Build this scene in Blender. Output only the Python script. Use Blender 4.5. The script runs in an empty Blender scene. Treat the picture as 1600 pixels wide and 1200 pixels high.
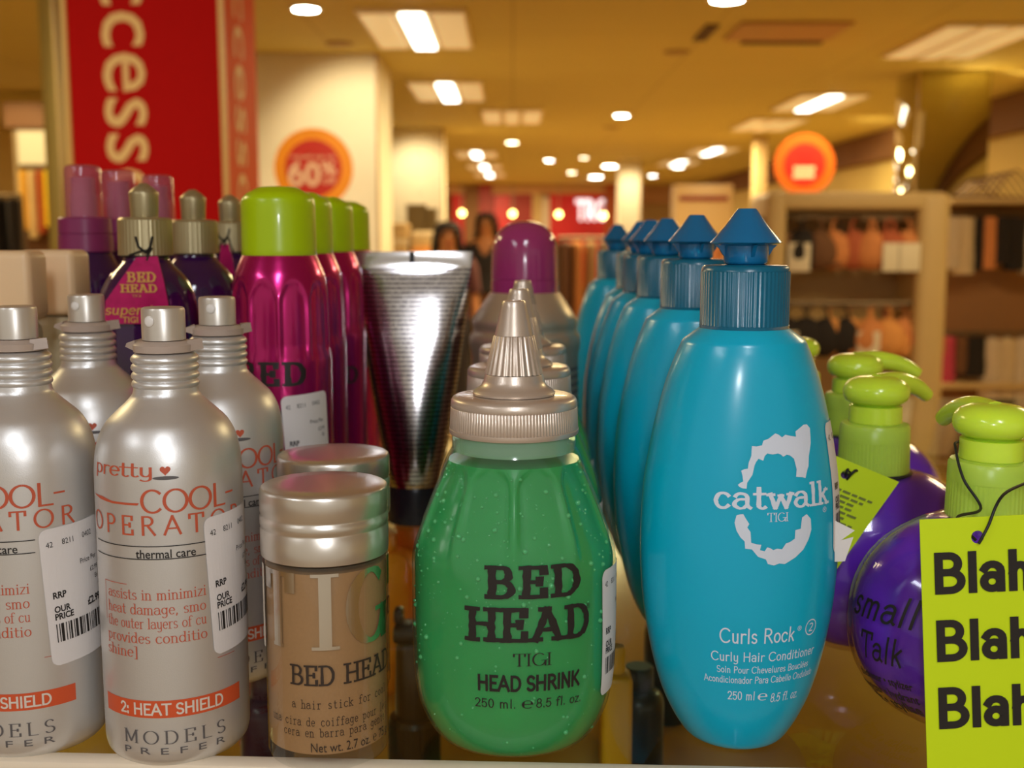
import bpy, bmesh, math, random
from mathutils import Vector, Matrix, noise as mnoise
random.seed(7)
C = bpy.context.scene
COL = C.collection
PI = math.pi

# ------------------------------------------------------------------ camera
CZ = 1.496            # lens height
S = 1.300             # top of the glass shelf
PITCH = math.radians(7.37)
F = 1770.0            # focal length in pixels of a 1600 px wide frame
cd = bpy.data.cameras.new('camera'); cam = bpy.data.objects.new('camera', cd); COL.objects.link(cam)
cam.location = (0, 0, CZ); cam.rotation_euler = (PI / 2 - PITCH, 0, 0)
cd.sensor_width = 36.0; cd.lens = F / 1600 * 36.0
cd.clip_start = 0.02; cd.clip_end = 200
cd.dof.use_dof = True; cd.dof.focus_distance = 0.425; cd.dof.aperture_fstop = 11.5
C.camera = cam
# ------------------------------------------------------------------ world, light, exposure
w = bpy.data.worlds.new('shop_air'); C.world = w; w.use_nodes = True
bg = w.node_tree.nodes['Background']
bg.inputs[0].default_value = (1.0, 0.84, 0.62, 1); bg.inputs[1].default_value = 0.42
C.view_settings.view_transform = 'Standard'; C.view_settings.look = 'None'
C.view_settings.gamma = 1.0; C.view_settings.use_curve_mapping = False
C.view_settings.exposure = 0.12

def area_light(loc, sx, sy, power, color, rot=(0, 0, 0), name='store_fill_light'):
    d = bpy.data.lights.new(name, 'AREA'); d.shape = 'RECTANGLE'; d.size = sx; d.size_y = sy
    d.energy = power; d.color = color
    o = bpy.data.objects.new(name, d); COL.objects.link(o); o.location = loc; o.rotation_euler = rot
    return o
CEIL = 2.75
WARM = (1.0, 0.79, 0.40)
COOL = (0.86, 0.92, 1.0)
# daylight-white fluorescent panels in the ceiling behind the photographer
for lx, ly, pw in ((0.12, -1.55, 22), (-1.7, -1.2, 10)):
    area_light((lx, ly, CEIL - 0.045), 0.30, 1.15, pw, COOL, name='panel_light')
# the camera's own flash, just above the lens
fl_ = bpy.data.lights.new('camera_flash', 'POINT'); fl_.energy = 1.45; fl_.color = (.92, .95, 1.0); fl_.shadow_soft_size = .010
fo_ = bpy.data.objects.new('camera_flash', fl_); COL.objects.link(fo_); fo_.location = (.012, -.012, CZ + .034)
# warm fill lights added under the ceiling, apart from its lamps
for lx, ly, pw in ((-2.3, 2.4, 26), (2.6, 3.4, 36), (-4.2, 6.5, 55), (0.6, 8.5, 75), (2.2, 7.6, 40), (0.4, 14, 100), (2.5, 14, 80), (0.5, 20, 110), (-0.5, 24.5, 150)):
    area_light((lx, ly, CEIL - 0.05), 0.55, 1.1, pw, WARM)
def spot(loc, target, power, angle, color=(1.0, .83, .52), blend=.5):
    d = bpy.data.lights.new('spot_light', 'SPOT'); d.energy = power; d.color = color
    d.spot_size = math.radians(angle); d.spot_blend = blend; d.shadow_soft_size = .04
    o = bpy.data.objects.new('spot_light', d); COL.objects.link(o); o.location = loc
    o.rotation_euler = (Vector(target) - Vector(loc)).to_track_quat('-Z', 'Y').to_euler()
spot((-1.02, 7.05, 2.70), (-1.02, 8.0, 1.9), 42, 88, blend=.6)
spot((-1.09, 12.5, 2.70), (-1.09, 13.3, 1.9), 50, 90, blend=.8)
spot((1.92, 18.0, 2.70), (1.92, 18.7, 1.9), 50, 90, blend=.9)
spot((3.35, 8.6, 2.6), (4.4, 9.6, 1.9), 190, 95, (1, .78, .35))
spot((3.2, 12.0, 2.6), (4.4, 12.6, 1.9), 110, 95, (1, .78, .35))
spot((2.0, 4.2, 2.70), (2.15, 5.5, 1.35), 24, 70, (1, .80, .5))  # added spot that brightens the bras on the cream frame
spot((-4.2, 9.0, 2.65), (-4.25, 10.1, 1.9), 60, 80, (1, .8, .42))
spot((-1.2, 2.1, 2.70), (-1.40, 4.33, 1.9), 36, 62, (1, .82, .5))  # added spot that brightens the red sign column
spot((-.55, 4.2, 2.70), (-1.05, 6.0, 1.9), 95, 28, (1, .82, .5))  # added spot that brightens the round orange sign

# ------------------------------------------------------------------ pixel <-> place helpers
cp, sp_ = math.cos(PITCH), math.sin(PITCH)
def at(px, py, D):
    """the point at ground distance D seen at a pixel of the 1600x1200 photograph"""
    a = (px - 800) / F; b = (600 - py) / F
    y = cp + b * sp_; z = -sp_ + b * cp
    return Vector((a / y * D, D, CZ + z / y * D))
def on_z(px, py, z):
    a = (px - 800) / F; b = (600 - py) / F
    y = cp + b * sp_; zz = -sp_ + b * cp
    t = (z - CZ) / zz
    return Vector((a * t, y * t, z))
def proj(v):
    dx, dy, dz = v[0], v[1], v[2] - CZ
    dep = dy * cp - dz * sp_; up = dy * sp_ + dz * cp
    return 800 + F * dx / dep, 600 - F * up / dep
def shelf_at(px, D):
    v = Vector(((px - 800) / F * (D * cp + (CZ - S) * sp_), D, S)); return v
def xat(px, D, z):   # x for a pixel column at distance D and height z
    return (px - 800) / F * (D * cp + (CZ - z) * sp_)

# ------------------------------------------------------------------ materials
MATS = {}
def mat(name, col, rough=.5, metal=0., coat=0., trans=0., sss=0., ssr=(1, 1, 1), emis=None, es=0., ior=1.45, bump=0., bscale=200., var=.04, vscale=30., alpha=1., coat_rough=.05, spec=.5):
    if name in MATS: return MATS[name]
    m = bpy.data.materials.new(name); m.use_nodes = True; MATS[name] = m
    nt = m.node_tree; N = nt.nodes; L = nt.links; b = N['Principled BSDF']
    c = (*col, 1)
    tc = N.new('ShaderNodeTexCoord'); nz = N.new('ShaderNodeTexNoise')
    nz.inputs['Scale'].default_value = vscale; nz.inputs['Detail'].default_value = 3
    L.new(tc.outputs['Object'], nz.inputs['Vector'])
    mx = N.new('ShaderNodeMix'); mx.data_type = 'RGBA'
    mx.inputs[6].default_value = tuple(x * (1 - var) for x in col) + (1,)
    mx.inputs[7].default_value = tuple(min(1, x * (1 + var)) for x in col) + (1,)
    L.new(nz.outputs['Fac'], mx.inputs[0]); L.new(mx.outputs[2], b.inputs['Base Color'])
    b.inputs['Roughness'].default_value = rough; b.inputs['Metallic'].default_value = metal
    b.inputs['Coat Weight'].default_value = coat; b.inputs['Coat Roughness'].default_value = coat_rough
    b.inputs['Transmission Weight'].default_value = trans; b.inputs['IOR'].default_value = ior
    b.inputs['Specular IOR Level'].default_value = spec
    if sss:
        b.inputs['Subsurface Weight'].default_value = sss; b.inputs['Subsurface Radius'].default_value = ssr
        b.inputs['Subsurface Scale'].default_value = .008
    if emis:
        b.inputs['Emission Color'].default_value = (*emis, 1); b.inputs['Emission Strength'].default_value = es
    if bump:
        n2 = N.new('ShaderNodeTexNoise'); n2.inputs['Scale'].default_value = bscale; n2.inputs['Detail'].default_value = 2
        L.new(tc.outputs['Object'], n2.inputs['Vector'])
        bp = N.new('ShaderNodeBump'); bp.inputs['Strength'].default_value = bump; bp.inputs['Distance'].default_value = .001
        L.new(n2.outputs['Fac'], bp.inputs['Height']); L.new(bp.outputs[0], b.inputs['Normal'])
    return m
def film(name, tint, rough=.08, fres=1.45, veil=.0, veilcol=(1, 1, 1)):
    """clear plastic or glass wall: see-through with real surface reflection and an optional milky veil"""
    if name in MATS: return MATS[name]
    m = bpy.data.materials.new(name); m.use_nodes = True; MATS[name] = m
    nt = m.node_tree; N = nt.nodes; L = nt.links
    for n in list(N): N.remove(n)
    out = N.new('ShaderNodeOutputMaterial'); tr = N.new('ShaderNodeBsdfTransparent'); tr.inputs[0].default_value = (*tint, 1)
    gl = N.new('ShaderNodeBsdfGlossy'); gl.inputs['Roughness'].default_value = rough
    fr = N.new('ShaderNodeFresnel'); fr.inputs[0].default_value = fres
    ge = N.new('ShaderNodeNewGeometry'); iv = N.new('ShaderNodeMath'); iv.operation = 'SUBTRACT'; iv.inputs[0].default_value = 1; L.new(ge.outputs['Backfacing'], iv.inputs[1])
    mu = N.new('ShaderNodeMath'); mu.operation = 'MULTIPLY'; L.new(fr.outputs[0], mu.inputs[0]); L.new(iv.outputs[0], mu.inputs[1])
    mx = N.new('ShaderNodeMixShader'); L.new(mu.outputs[0], mx.inputs[0])
    base = tr
    if veil:
        df = N.new('ShaderNodeBsdfDiffuse'); df.inputs[0].default_value = (*veilcol, 1)
        m2 = N.new('ShaderNodeMixShader'); m2.inputs[0].default_value = veil
        L.new(tr.outputs[0], m2.inputs[1]); L.new(df.outputs[0], m2.inputs[2]); base = m2
    L.new(base.outputs[0], mx.inputs[1]); L.new(gl.outputs[0], mx.inputs[2]); L.new(mx.outputs[0], out.inputs[0])
    return m

# ------------------------------------------------------------------ object helpers
def finish(name, bm, mats, parent=None, smooth=True, angle=38, loc=None):
    bmesh.ops.recalc_face_normals(bm, faces=bm.faces)
    return finish_raw(name, bm, mats, parent, smooth, angle, loc)
def finish_raw(name, bm, mats, parent=None, smooth=True, angle=38, loc=None):
    me = bpy.data.meshes.new(name); bm.to_mesh(me); bm.free()
    for m in (mats if isinstance(mats, (list, tuple)) else [mats]): me.materials.append(m)
    if smooth:
        me.polygons.foreach_set('use_smooth', [True] * len(me.polygons)); me.set_sharp_from_angle(angle=math.radians(angle))
    o = bpy.data.objects.new(name, me); COL.objects.link(o)
    if parent: o.parent = parent
    if loc is not None: o.location = loc
    return o
def tag(o, label, cat, group=None):
    o['label'] = label; o['category'] = cat
    if group: o['group'] = group
    return o
def thing(name, label, cat, loc=(0, 0, 0), rz=0, group=None):
    o = bpy.data.objects.new(name, None); COL.objects.link(o); o.empty_display_size = .02
    o.location = loc; o.rotation_euler = (0, 0, rz)
    return tag(o, label, cat, group)
def struct(o, label=None):
    o['kind'] = 'structure'
    if label: o['label'] = label
    return o
def dup(root, loc, rz=0, label=None, skip=()):
    def cpy(o, par):
        c = o.copy(); COL.objects.link(c)
        if par: c.parent = par
        for ch in o.children:
            if ch.name.split('.')[0] not in skip: cpy(ch, c)
        return c
    r = cpy(root, None); r.location = loc; r.rotation_euler = (0, 0, rz)
    if label: r['label'] = label
    return r

def box_bm(x0, x1, y0, y1, z0, z1, bev=0., seg=2, bm=None):
    b = bmesh.new()
    bmesh.ops.create_cube(b, size=1)
    for v in b.verts:
        v.co = Vector((x0 + (v.co.x + .5) * (x1 - x0), y0 + (v.co.y + .5) * (y1 - y0), z0 + (v.co.z + .5) * (z1 - z0)))
    if bev: bmesh.ops.bevel(b, geom=list(b.edges), offset=bev, segments=seg, affect='EDGES', profile=.5)
    return join(bm, b)
def join(bm, b):
    if bm is None: return b
    me = bpy.data.meshes.new('tmp'); b.to_mesh(me); b.free(); bm.from_mesh(me); bpy.data.meshes.remove(me); return bm
def curve_rows(rows, n=6):
    """smooth monotone curve through (z, rx, ry) rows, z rising"""
    R = [tuple(r) if len(r) == 3 else (r[0], r[1], r[1]) for r in rows]
    m = len(R); out = []
    H = [max(R[i + 1][0] - R[i][0], 1e-7) for i in range(m - 1)]
    def slopes(c):
        D = [(R[i + 1][c] - R[i][c]) / H[i] for i in range(m - 1)]; T = [D[0]]
        for i in range(1, m - 1):
            if D[i - 1] * D[i] <= 0: T.append(0.)
            else:
                w1 = 2 * H[i] + H[i - 1]; w2 = H[i] + 2 * H[i - 1]; T.append((w1 + w2) / (w1 / D[i - 1] + w2 / D[i]))
        return T + [D[-1]]
    T1, T2 = slopes(1), slopes(2)
    for i in range(m - 1):
        for k in range(n):
            t = k / n; h00 = 2 * t ** 3 - 3 * t * t + 1; h10 = t ** 3 - 2 * t * t + t; h01 = 3 * t * t - 2 * t ** 3; h11 = t ** 3 - t * t
            f = lambda c, T: h00 * R[i][c] + h10 * H[i] * T[i] + h01 * R[i + 1][c] + h11 * H[i] * T[i + 1]
            out.append((R[i][0] + t * H[i], f(1, T1), f(2, T2)))
    out.append(R[-1]); return out
def rows3(rows): return [tuple(r) if len(r) == 3 else (r[0], r[1], r[1]) for r in rows]
def lathe(rows, seg=64, mod=None, cap0=True, cap1=True, bm=None, cx=0, cy=0, z0=0, mi=0):
    bm = bm or bmesh.new(); rings = []
    for (z, rx, ry) in rows3(rows):
        ring = []
        for i in range(seg):
            th = 2 * PI * i / seg; k = mod(th, z) if mod else 1.
            ring.append(bm.verts.new((cx + rx * k * math.sin(th), cy - ry * k * math.cos(th), z + z0)))
        rings.append(ring)
    for a, b in zip(rings, rings[1:]):
        for i in range(seg):
            j = (i + 1) % seg
            f = bm.faces.new((a[i], a[j], b[j], b[i])); f.material_index = mi
    if cap0: bm.faces.new(rings[0][::-1]).material_index = mi
    if cap1: bm.faces.new(rings[-1]).material_index = mi
    return bm
def tube(pts, r, seg=8, bm=None, caps=True, closed=False):
    bm = bm or bmesh.new(); P = [Vector(p) for p in pts]; n = len(P); rings = []
    rr = r if isinstance(r, (list, tuple)) else [r] * n
    prev = None
    for i, p in enumerate(P):
        t = (P[(i + 1) % n if closed else min(i + 1, n - 1)] - P[(i - 1) % n if closed else max(i - 1, 0)]).normalized()
        if prev is None:
            u = t.orthogonal().normalized()
        else:
            u = (prev - t * prev.dot(t)).normalized()
        prev = u; v = t.cross(u)
        rings.append([bm.verts.new(p + (u * math.cos(2 * PI * k / seg) + v * math.sin(2 * PI * k / seg)) * rr[i]) for k in range(seg)])
    m = n if closed else n - 1
    for i in range(m):
        a, b = rings[i], rings[(i + 1) % n]
        for k in range(seg):
            j = (k + 1) % seg; bm.faces.new((a[k], a[j], b[j], b[k]))
    if caps and not closed:
        bm.faces.new(rings[0][::-1]); bm.faces.new(rings[-1])
    return bm
def spline(pts, n=8, closed=False):
    P = [Vector(p) for p in pts]; out = []; m = len(P)
    for i in range(m if closed else m - 1):
        if closed: p0, p1, p2, p3 = P[(i - 1) % m], P[i], P[(i + 1) % m], P[(i + 2) % m]
        else: p0, p1, p2, p3 = P[max(i - 1, 0)], P[i], P[i + 1], P[min(i + 2, m - 1)]
        for k in range(n):
            t = k / n
            out.append(.5 * (2 * p1 + (p2 - p0) * t + (2 * p0 - 5 * p1 + 4 * p2 - p3) * t * t + (3 * p1 - p0 - 3 * p2 + p3) * t ** 3))
    if not closed: out.append(P[-1])
    return out

# ------------------------------------------------------------------ lettering
def arc(cx, cy, rx, ry, a0, a1, n=12):
    return [(cx + rx * math.cos(math.radians(a0 + (a1 - a0) * k / n)), cy + ry * math.sin(math.radians(a0 + (a1 - a0) * k / n))) for k in range(n + 1)]
A_ = arc
# skeleton letters: (width, strokes, serif spots (x, y, half length, side))
GL = {
 'A': (.86, [[(.06, 0), (.43, 1)], [(.43, 1), (.80, 0)], [(.2, .33), (.66, .33)]], [(.08, 0, .13), (.78, 0, .13), (.36, 1, .12)]),
 'B': (.74, [[(.14, 0), (.14, 1)], [(.14, 1), (.38, 1)] + A_(.38, .76, .22, .24, 90, -90) + [(.14, .52)], [(.38, .52)] + A_(.40, .26, .27, .26, 90, -90) + [(.14, 0)]], [(.10, 0, .10), (.10, 1, .10)]),
 'C': (.84, [A_(.46, .5, .40, .5, 45, 315, 22)], []),
 'D': (.82, [[(.14, 0), (.14, 1)], [(.14, 1), (.36, 1)] + A_(.36, .5, .38, .5, 90, -90, 18) + [(.14, 0)]], [(.10, 0, .10), (.10, 1, .10)]),
 'E': (.70, [[(.14, 0), (.14, 1)], [(.14, 1), (.62, 1)], [(.14, .52), (.5, .52)], [(.14, 0), (.64, 0)], [(.62, 1), (.62, .80)], [(.64, 0), (.64, .24)], [(.5, .42), (.5, .62)]], [(.10, 0, .10), (.10, 1, .10)]),
 'F': (.64, [[(.14, 0), (.14, 1)], [(.14, 1), (.60, 1)], [(.14, .52), (.48, .52)]], [(.12, 0, .12), (.1, 1, .1)]),
 'G': (.88, [A_(.46, .5, .40, .5, 48, 350, 22), [(.85, .0), (.85, .42)], [(.6, .42), (.98, .42)]], []),
 'H': (.86, [[(.14, 0), (.14, 1)], [(.72, 0), (.72, 1)], [(.14, .52), (.72, .52)]], [(.14, 0, .14), (.14, 1, .14), (.72, 0, .14), (.72, 1, .14)]),
 'I': (.34, [[(.17, 0), (.17, 1)]], [(.17, 0, .16), (.17, 1, .16)]),
 'L': (.66, [[(.14, 0), (.14, 1)], [(.14, 0), (.62, 0)]], [(.14, 1, .13)]),
 'M': (1.0, [[(.14, 0), (.14, 1)], [(.14, 1), (.5, .12)], [(.5, .12), (.86, 1)], [(.86, 1), (.86, 0)]], [(.14, 0, .12), (.1, 1, .1), (.86, 0, .12), (.9, 1, .1)]),
 'O': (.96, [A_(.48, .5, .42, .5, 90, 450, 28)], []),
 'P': (.68, [[(.14, 0), (.14, 1)], [(.14, 1), (.36, 1)] + A_(.36, .74, .26, .26, 90, -90) + [(.14, .48)]], [(.12, 0, .12), (.1, 1, .1)]),
 'R': (.76, [[(.14, 0), (.14, 1)], [(.14, 1), (.36, 1)] + A_(.36, .76, .24, .24, 90, -90) + [(.14, .52)], [(.36, .52), (.70, 0)]], [(.12, 0, .11), (.1, 1, .1), (.7, 0, .08)]),
 'S': (.62, [A_(.31, .74, .23, .26, 30, 270, 14) + A_(.31, .24, .25, .24, 90, -150, 14)], []),
 'T': (.74, [[(.37, 0), (.37, 1)], [(.03, 1), (.71, 1)], [(.03, 1), (.03, .78)], [(.71, 1), (.71, .78)]], [(.37, 0, .15)]),
 'a': (.58, [A_(.26, .46, .2, .2, 160, 0, 8) + [(.46, .1), (.56, .02)], [(.46, .40)] + A_(.25, .2, .2, .2, 85, 300, 12) + [(.46, .16)]], []),
 'b': (.60, [[(.13, 1), (.13, 0)], A_(.32, .33, .21, .33, 150, -150, 18)], [(.08, 1, .07)]),
 'c': (.54, [A_(.29, .33, .23, .33, 40, 320, 18)], []),
 'd': (.62, [[(.48, 1), (.48, .02), (.58, 0)], A_(.27, .33, .21, .33, 30, 330, 18)], [(.43, 1, .07)]),
 'e': (.55, [[(.07, .35), (.48, .35)] + A_(.28, .33, .21, .33, 5, 315, 18)], []),
 'f': (.40, [A_(.32, .82, .15, .18, 30, 180, 8) + [(.17, 0)], [(.03, .64), (.34, .64)]], [(.17, 0, .13)]),
 'g': (.60, [A_(.27, .36, .2, .29, 30, 390, 18), [(.47, .64), (.47, -.08)] + A_(.27, -.08, .2, .22, 0, -150, 10)], [(.5, .64, .06)]),
 'h': (.62, [[(.13, 0), (.13, 1)], A_(.30, .42, .17, .23, 170, 0, 10) + [(.47, 0)]], [(.13, 0, .11), (.08, 1, .07), (.47, 0, .11)]),
 'i': (.30, [[(.15, 0), (.15, .64)], [(.15, .84), (.15, .93)]], [(.15, 0, .11), (.10, .64, .07)]),
 'k': (.60, [[(.13, 0), (.13, 1)], [(.15, .3), (.46, .64)], [(.25, .4), (.5, 0)]], [(.13, 0, .11), (.08, 1, .07), (.46, .64, .09), (.5, 0, .09)]),
 'l': (.30, [[(.15, 0), (.15, 1)]], [(.15, 0, .12), (.10, 1, .07)]),
 'm': (.90, [[(.13, 0), (.13, .64)], A_(.28, .44, .15, .2, 170, 0, 8) + [(.43, 0)], A_(.58, .44, .16, .2, 170, 0, 8) + [(.74, 0)]], [(.13, 0, .1), (.08, .64, .06), (.43, 0, .1), (.74, 0, .1)]),
 'n': (.62, [[(.13, 0), (.13, .64)], A_(.30, .44, .17, .2, 170, 0, 8) + [(.47, 0)]], [(.13, 0, .11), (.08, .64, .07), (.47, 0, .11)]),
 'o': (.58, [A_(.29, .33, .22, .32, 90, 450, 22)], []),
 'p': (.62, [[(.13, -.3), (.13, .64)], A_(.32, .33, .21, .32, 150, -150, 18)], [(.13, -.3, .11), (.08, .64, .07)]),
 'r': (.46, [[(.13, 0), (.13, .64)], A_(.33, .42, .2, .22, 175, 60, 8)], [(.14, 0, .12), (.08, .64, .07)]),
 's': (.46, [A_(.23, .49, .15, .16, 30, 270, 10) + A_(.23, .16, .17, .16, 90, -150, 10)], []),
 't': (.42, [[(.17, .9), (.17, .14)] + A_(.29, .14, .12, .14, 180, 320, 8), [(.03, .64), (.36, .64)]], []),
 'u': (.62, [[(.13, .64), (.13, .2)] + A_(.29, .2, .16, .2, 180, 350, 8), [(.46, .64), (.46, .02), (.56, 0)]], [(.09, .64, .07), (.42, .64, .07)]),
 'v': (.56, [[(.05, .64), (.28, 0)], [(.28, 0), (.51, .64)]], [(.07, .64, .09), (.49, .64, .09)]),
 'w': (.82, [[(.05, .64), (.22, 0)], [(.22, 0), (.41, .56)], [(.41, .56), (.60, 0)], [(.60, 0), (.77, .64)]], [(.07, .64, .1), (.41, .6, .08), (.75, .64, .1)]),
 'y': (.58, [[(.13, .64), (.13, .22)] + A_(.29, .22, .16, .2, 180, 350, 8), [(.46, .64), (.46, -.1)] + A_(.26, -.1, .2, .2, 0, -140, 8)], [(.09, .64, .07), (.44, .64, .07)]),
 'z': (.5, [[(.06, .64), (.44, .64)], [(.44, .64), (.06, 0)], [(.06, 0), (.44, 0)]], []),
 ',': (.26, [[(.13, .08), (.07, -.14)]], []),
 '-': (.5, [[(.06, .5), (.44, .5)]], []),
 ']': (.34, [[(.06, 1), (.22, 1)], [(.22, 1), (.22, -.2)], [(.22, -.2), (.06, -.2)]], []),
 '[': (.34, [[(.28, 1), (.12, 1)], [(.12, 1), (.12, -.2)], [(.12, -.2), (.28, -.2)]], []),
 '.': (.24, [[(.12, 0), (.12, .07)]], []),
 ' ': (.36, [], []),
 'K': (.78, [[(.14, 0), (.14, 1)], [(.15, .40), (.66, 1)], [(.30, .56), (.72, 0)]], [(.14, 0, .13), (.14, 1, .13), (.64, 1, .12), (.70, 0, .12)]),
 'N': (.84, [[(.14, 0), (.14, 1)], [(.14, 1), (.70, 0)], [(.70, 0), (.70, 1)]], [(.14, 0, .12), (.1, 1, .1), (.7, 1, .12)]),
 '2': (.60, [A_(.29, .72, .22, .27, 165, -30, 12) + [(.08, .04)], [(.07, .05), (.53, .05)]], []),
 '5': (.60, [[(.50, .95), (.14, .95)], [(.14, .97), (.10, .50)], A_(.28, .32, .23, .31, 140, -155, 14)], []),
 '0': (.60, [A_(.29, .5, .22, .49, 90, 450, 22)], []),
 '8': (.60, [A_(.29, .75, .19, .24, 90, 450, 18), A_(.29, .26, .23, .26, 90, 450, 18)], []),
 '7': (.56, [[(.05, .95), (.50, .95)], [(.50, .95), (.20, 0)]], []),
 ':': (.26, [[(.12, 0), (.12, .12)], [(.12, .50), (.12, .62)]], []),
 '6': (.62, [A_(.30, .31, .22, .31, 90, 450, 22), A_(.46, .36, .38, .62, 175, 105, 10)], []),
 '\u00e9': (.55, [[(.07, .35), (.48, .35)] + A_(.28, .33, .21, .33, 5, 315, 18), [(.22, .76), (.36, .92)]], []),
}
GLS = {'E': (.64, GL['E'][1][:4]), 'T': (.70, GL['T'][1][:2]), 'I': (.28, [[(.14, 0), (.14, 1)]]), 'G': (.86, [A_(.46, .5, .40, .5, 48, 360, 22), [(.86, .46), (.86, .0)], [(.56, .47), (.90, .47)]]),
       'd': (.58, [[(.46, 1), (.46, 0)], GL['d'][1][1]]), 'u': (.58, [GL['u'][1][0], [(.46, .64), (.46, 0)]]), 'g': (.58, [GL['g'][1][0].copy(), GL['g'][1][1]]), 'a': (.58, [A_(.27, .50, .2, .2, 160, 0, 8) + [(.47, 0)], A_(.26, .20, .19, .20, 0, 360, 20)])}
def plain(s, wt=.15, track=.03):
    return stroke_text(s, wt, wt * .86, serif=0, track=track, sans=True)
def strip2d(pts, wfun, rough=0):
    """a 2D ribbon along a polyline -> verts, quads"""
    n = len(pts); vs = []; fs = []
    for i, (x, y) in enumerate(pts):
        x0, y0 = pts[max(i - 1, 0)]; x1, y1 = pts[min(i + 1, n - 1)]
        dx, dy = x1 - x0, y1 - y0; l = math.hypot(dx, dy) or 1; dx /= l; dy /= l
        h = wfun(dx, dy) / 2
        a = 1 + (random.uniform(-rough, rough) if rough else 0); b = 1 + (random.uniform(-rough, rough) if rough else 0)
        vs.append((x - dy * h * a, y + dx * h * a)); vs.append((x + dy * h * b, y - dx * h * b))
    for i in range(n - 1): fs.append((2 * i, 2 * i + 1, 2 * i + 3, 2 * i + 2))
    return vs, fs
def stroke_text(s, thick=.12, thin=.06, serif=1., sw=.06, track=.0, rough=0., mono=0., slant=0., thindiag=False, sans=False):
    """list of (verts, faces) pieces, cap height 1; and the width"""
    x = 0; out = []
    for ch in s:
        wd, strokes, ser = GL[ch]
        if sans and ch in GLS: wd, strokes = GLS[ch]
        ox = x
        if mono: ox = x + (mono - wd) / 2
        for st in strokes:
            pts = []
            for (a, b), (c, d) in zip(st, st[1:]):
                m = max(1, int(math.hypot(c - a, d - b) / .14)) if rough else 1
                pts += [(a + (c - a) * k / m, b + (d - b) * k / m) for k in range(m)]
            pts.append(st[-1])
            h2 = thin / 2
            pts = [(a, h2 + b * (1 - thin)) for a, b in pts]
            if math.hypot(pts[0][0] - pts[-1][0], pts[0][1] - pts[-1][1]) > .02:      # square ends
                for e, f_ in ((0, 1), (-1, -2)):
                    dx, dy = pts[e][0] - pts[f_][0], pts[e][1] - pts[f_][1]; l = math.hypot(dx, dy) or 1
                    q_ = (pts[e][0] + dx / l * h2, pts[e][1] + dy / l * h2)
                    pts = [q_] + pts[1:] if e == 0 else pts[:-1] + [q_]
            wf = lambda dx, dy: thin + (thick - thin) * abs(dy) ** 1.5
            if thindiag and len(st) == 2 and st[1][1] > st[0][1] and abs(st[1][0] - st[0][0]) > .1: wf = lambda dx, dy: thin
            v, f = strip2d(pts, wf, rough)
            out.append(([(ox + a + slant * b, b) for a, b in v], f))
        if serif:
            for (sx, sy, hl) in ser:
                yy = sy - sw / 2 if sy > .5 else sy + sw / 2
                v, f = strip2d([(sx - hl * serif + k * 2 * hl * serif / 4, yy) for k in range(5)], lambda dx, dy: sw, rough)
                out.append(([(ox + a + slant * b, b) for a, b in v], f))
        x += (mono or wd) + track
    return out, x - track
_tc = bpy.data.curves.new('lettering_source', 'FONT'); _to = bpy.data.objects.new('lettering_source', _tc)
_cache = {}
def sans_text(s, bold=0., space=1.):
    key = (s, bold, space)
    if key not in _cache:
        _tc.body = s; _tc.size = 1; _tc.offset = bold; _tc.space_character = space; _tc.resolution_u = 3
        me = _to.to_mesh()
        k = 1 / .682
        vs = [(v.co.x * k, v.co.y * k) for v in me.vertices]; fs = [tuple(p.vertices) for p in me.polygons]
        _to.to_mesh_clear()
        x0 = min(v[0] for v in vs); x1 = max(v[0] for v in vs)
        _cache[key] = ([([(a - x0, b) for a, b in vs], fs)], x1 - x0)
    return _cache[key]
def rect2d(x0, x1, y0, y1): return ([(x0, y0), (x1, y0), (x1, y1), (x0, y1)], [(0, 1, 2, 3)])
def rrect2d(x0, x1, y0, y1, r, n=6):
    v = []
    for cx, cy, a in ((x1 - r, y1 - r, 0), (x0 + r, y1 - r, 90), (x0 + r, y0 + r, 180), (x1 - r, y0 + r, 270)):
        v += arc(cx, cy, r, r, a, a + 90, n)
    return (v, [tuple(range(len(v)))])
def disc2d(cx, cy, rx, ry, n=28):
    return (arc(cx, cy, rx, ry, 0, 360 - 360 / n, n - 1), [tuple(range(n))])
def ring2d(cx, cy, rx, ry, w, n=28):
    return strip2d(arc(cx, cy, rx, ry, 0, 360, n), lambda a, b: w)
def heart2d(cx, cy, s):
    v = []
    for k in range(28):
        t = 2 * PI * k / 28
        v.append((cx + s * 16 * math.sin(t) ** 3 / 16, cy + s * (13 * math.cos(t) - 5 * math.cos(2 * t) - 2 * math.cos(3 * t) - math.cos(4 * t)) / 16))
    return (v, [tuple(range(28))])
def barcode2d(x0, x1, y0, y1, seed=3):
    r = random.Random(seed); out = []; x = x0; u = (x1 - x0) / 62
    while x < x1:
        w_ = u * r.choice((1, 1, 2, 3)); out.append(rect2d(x, min(x + w_, x1), y0, y1)); x += w_ + u * r.choice((1, 1, 2))
    return out

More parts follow.
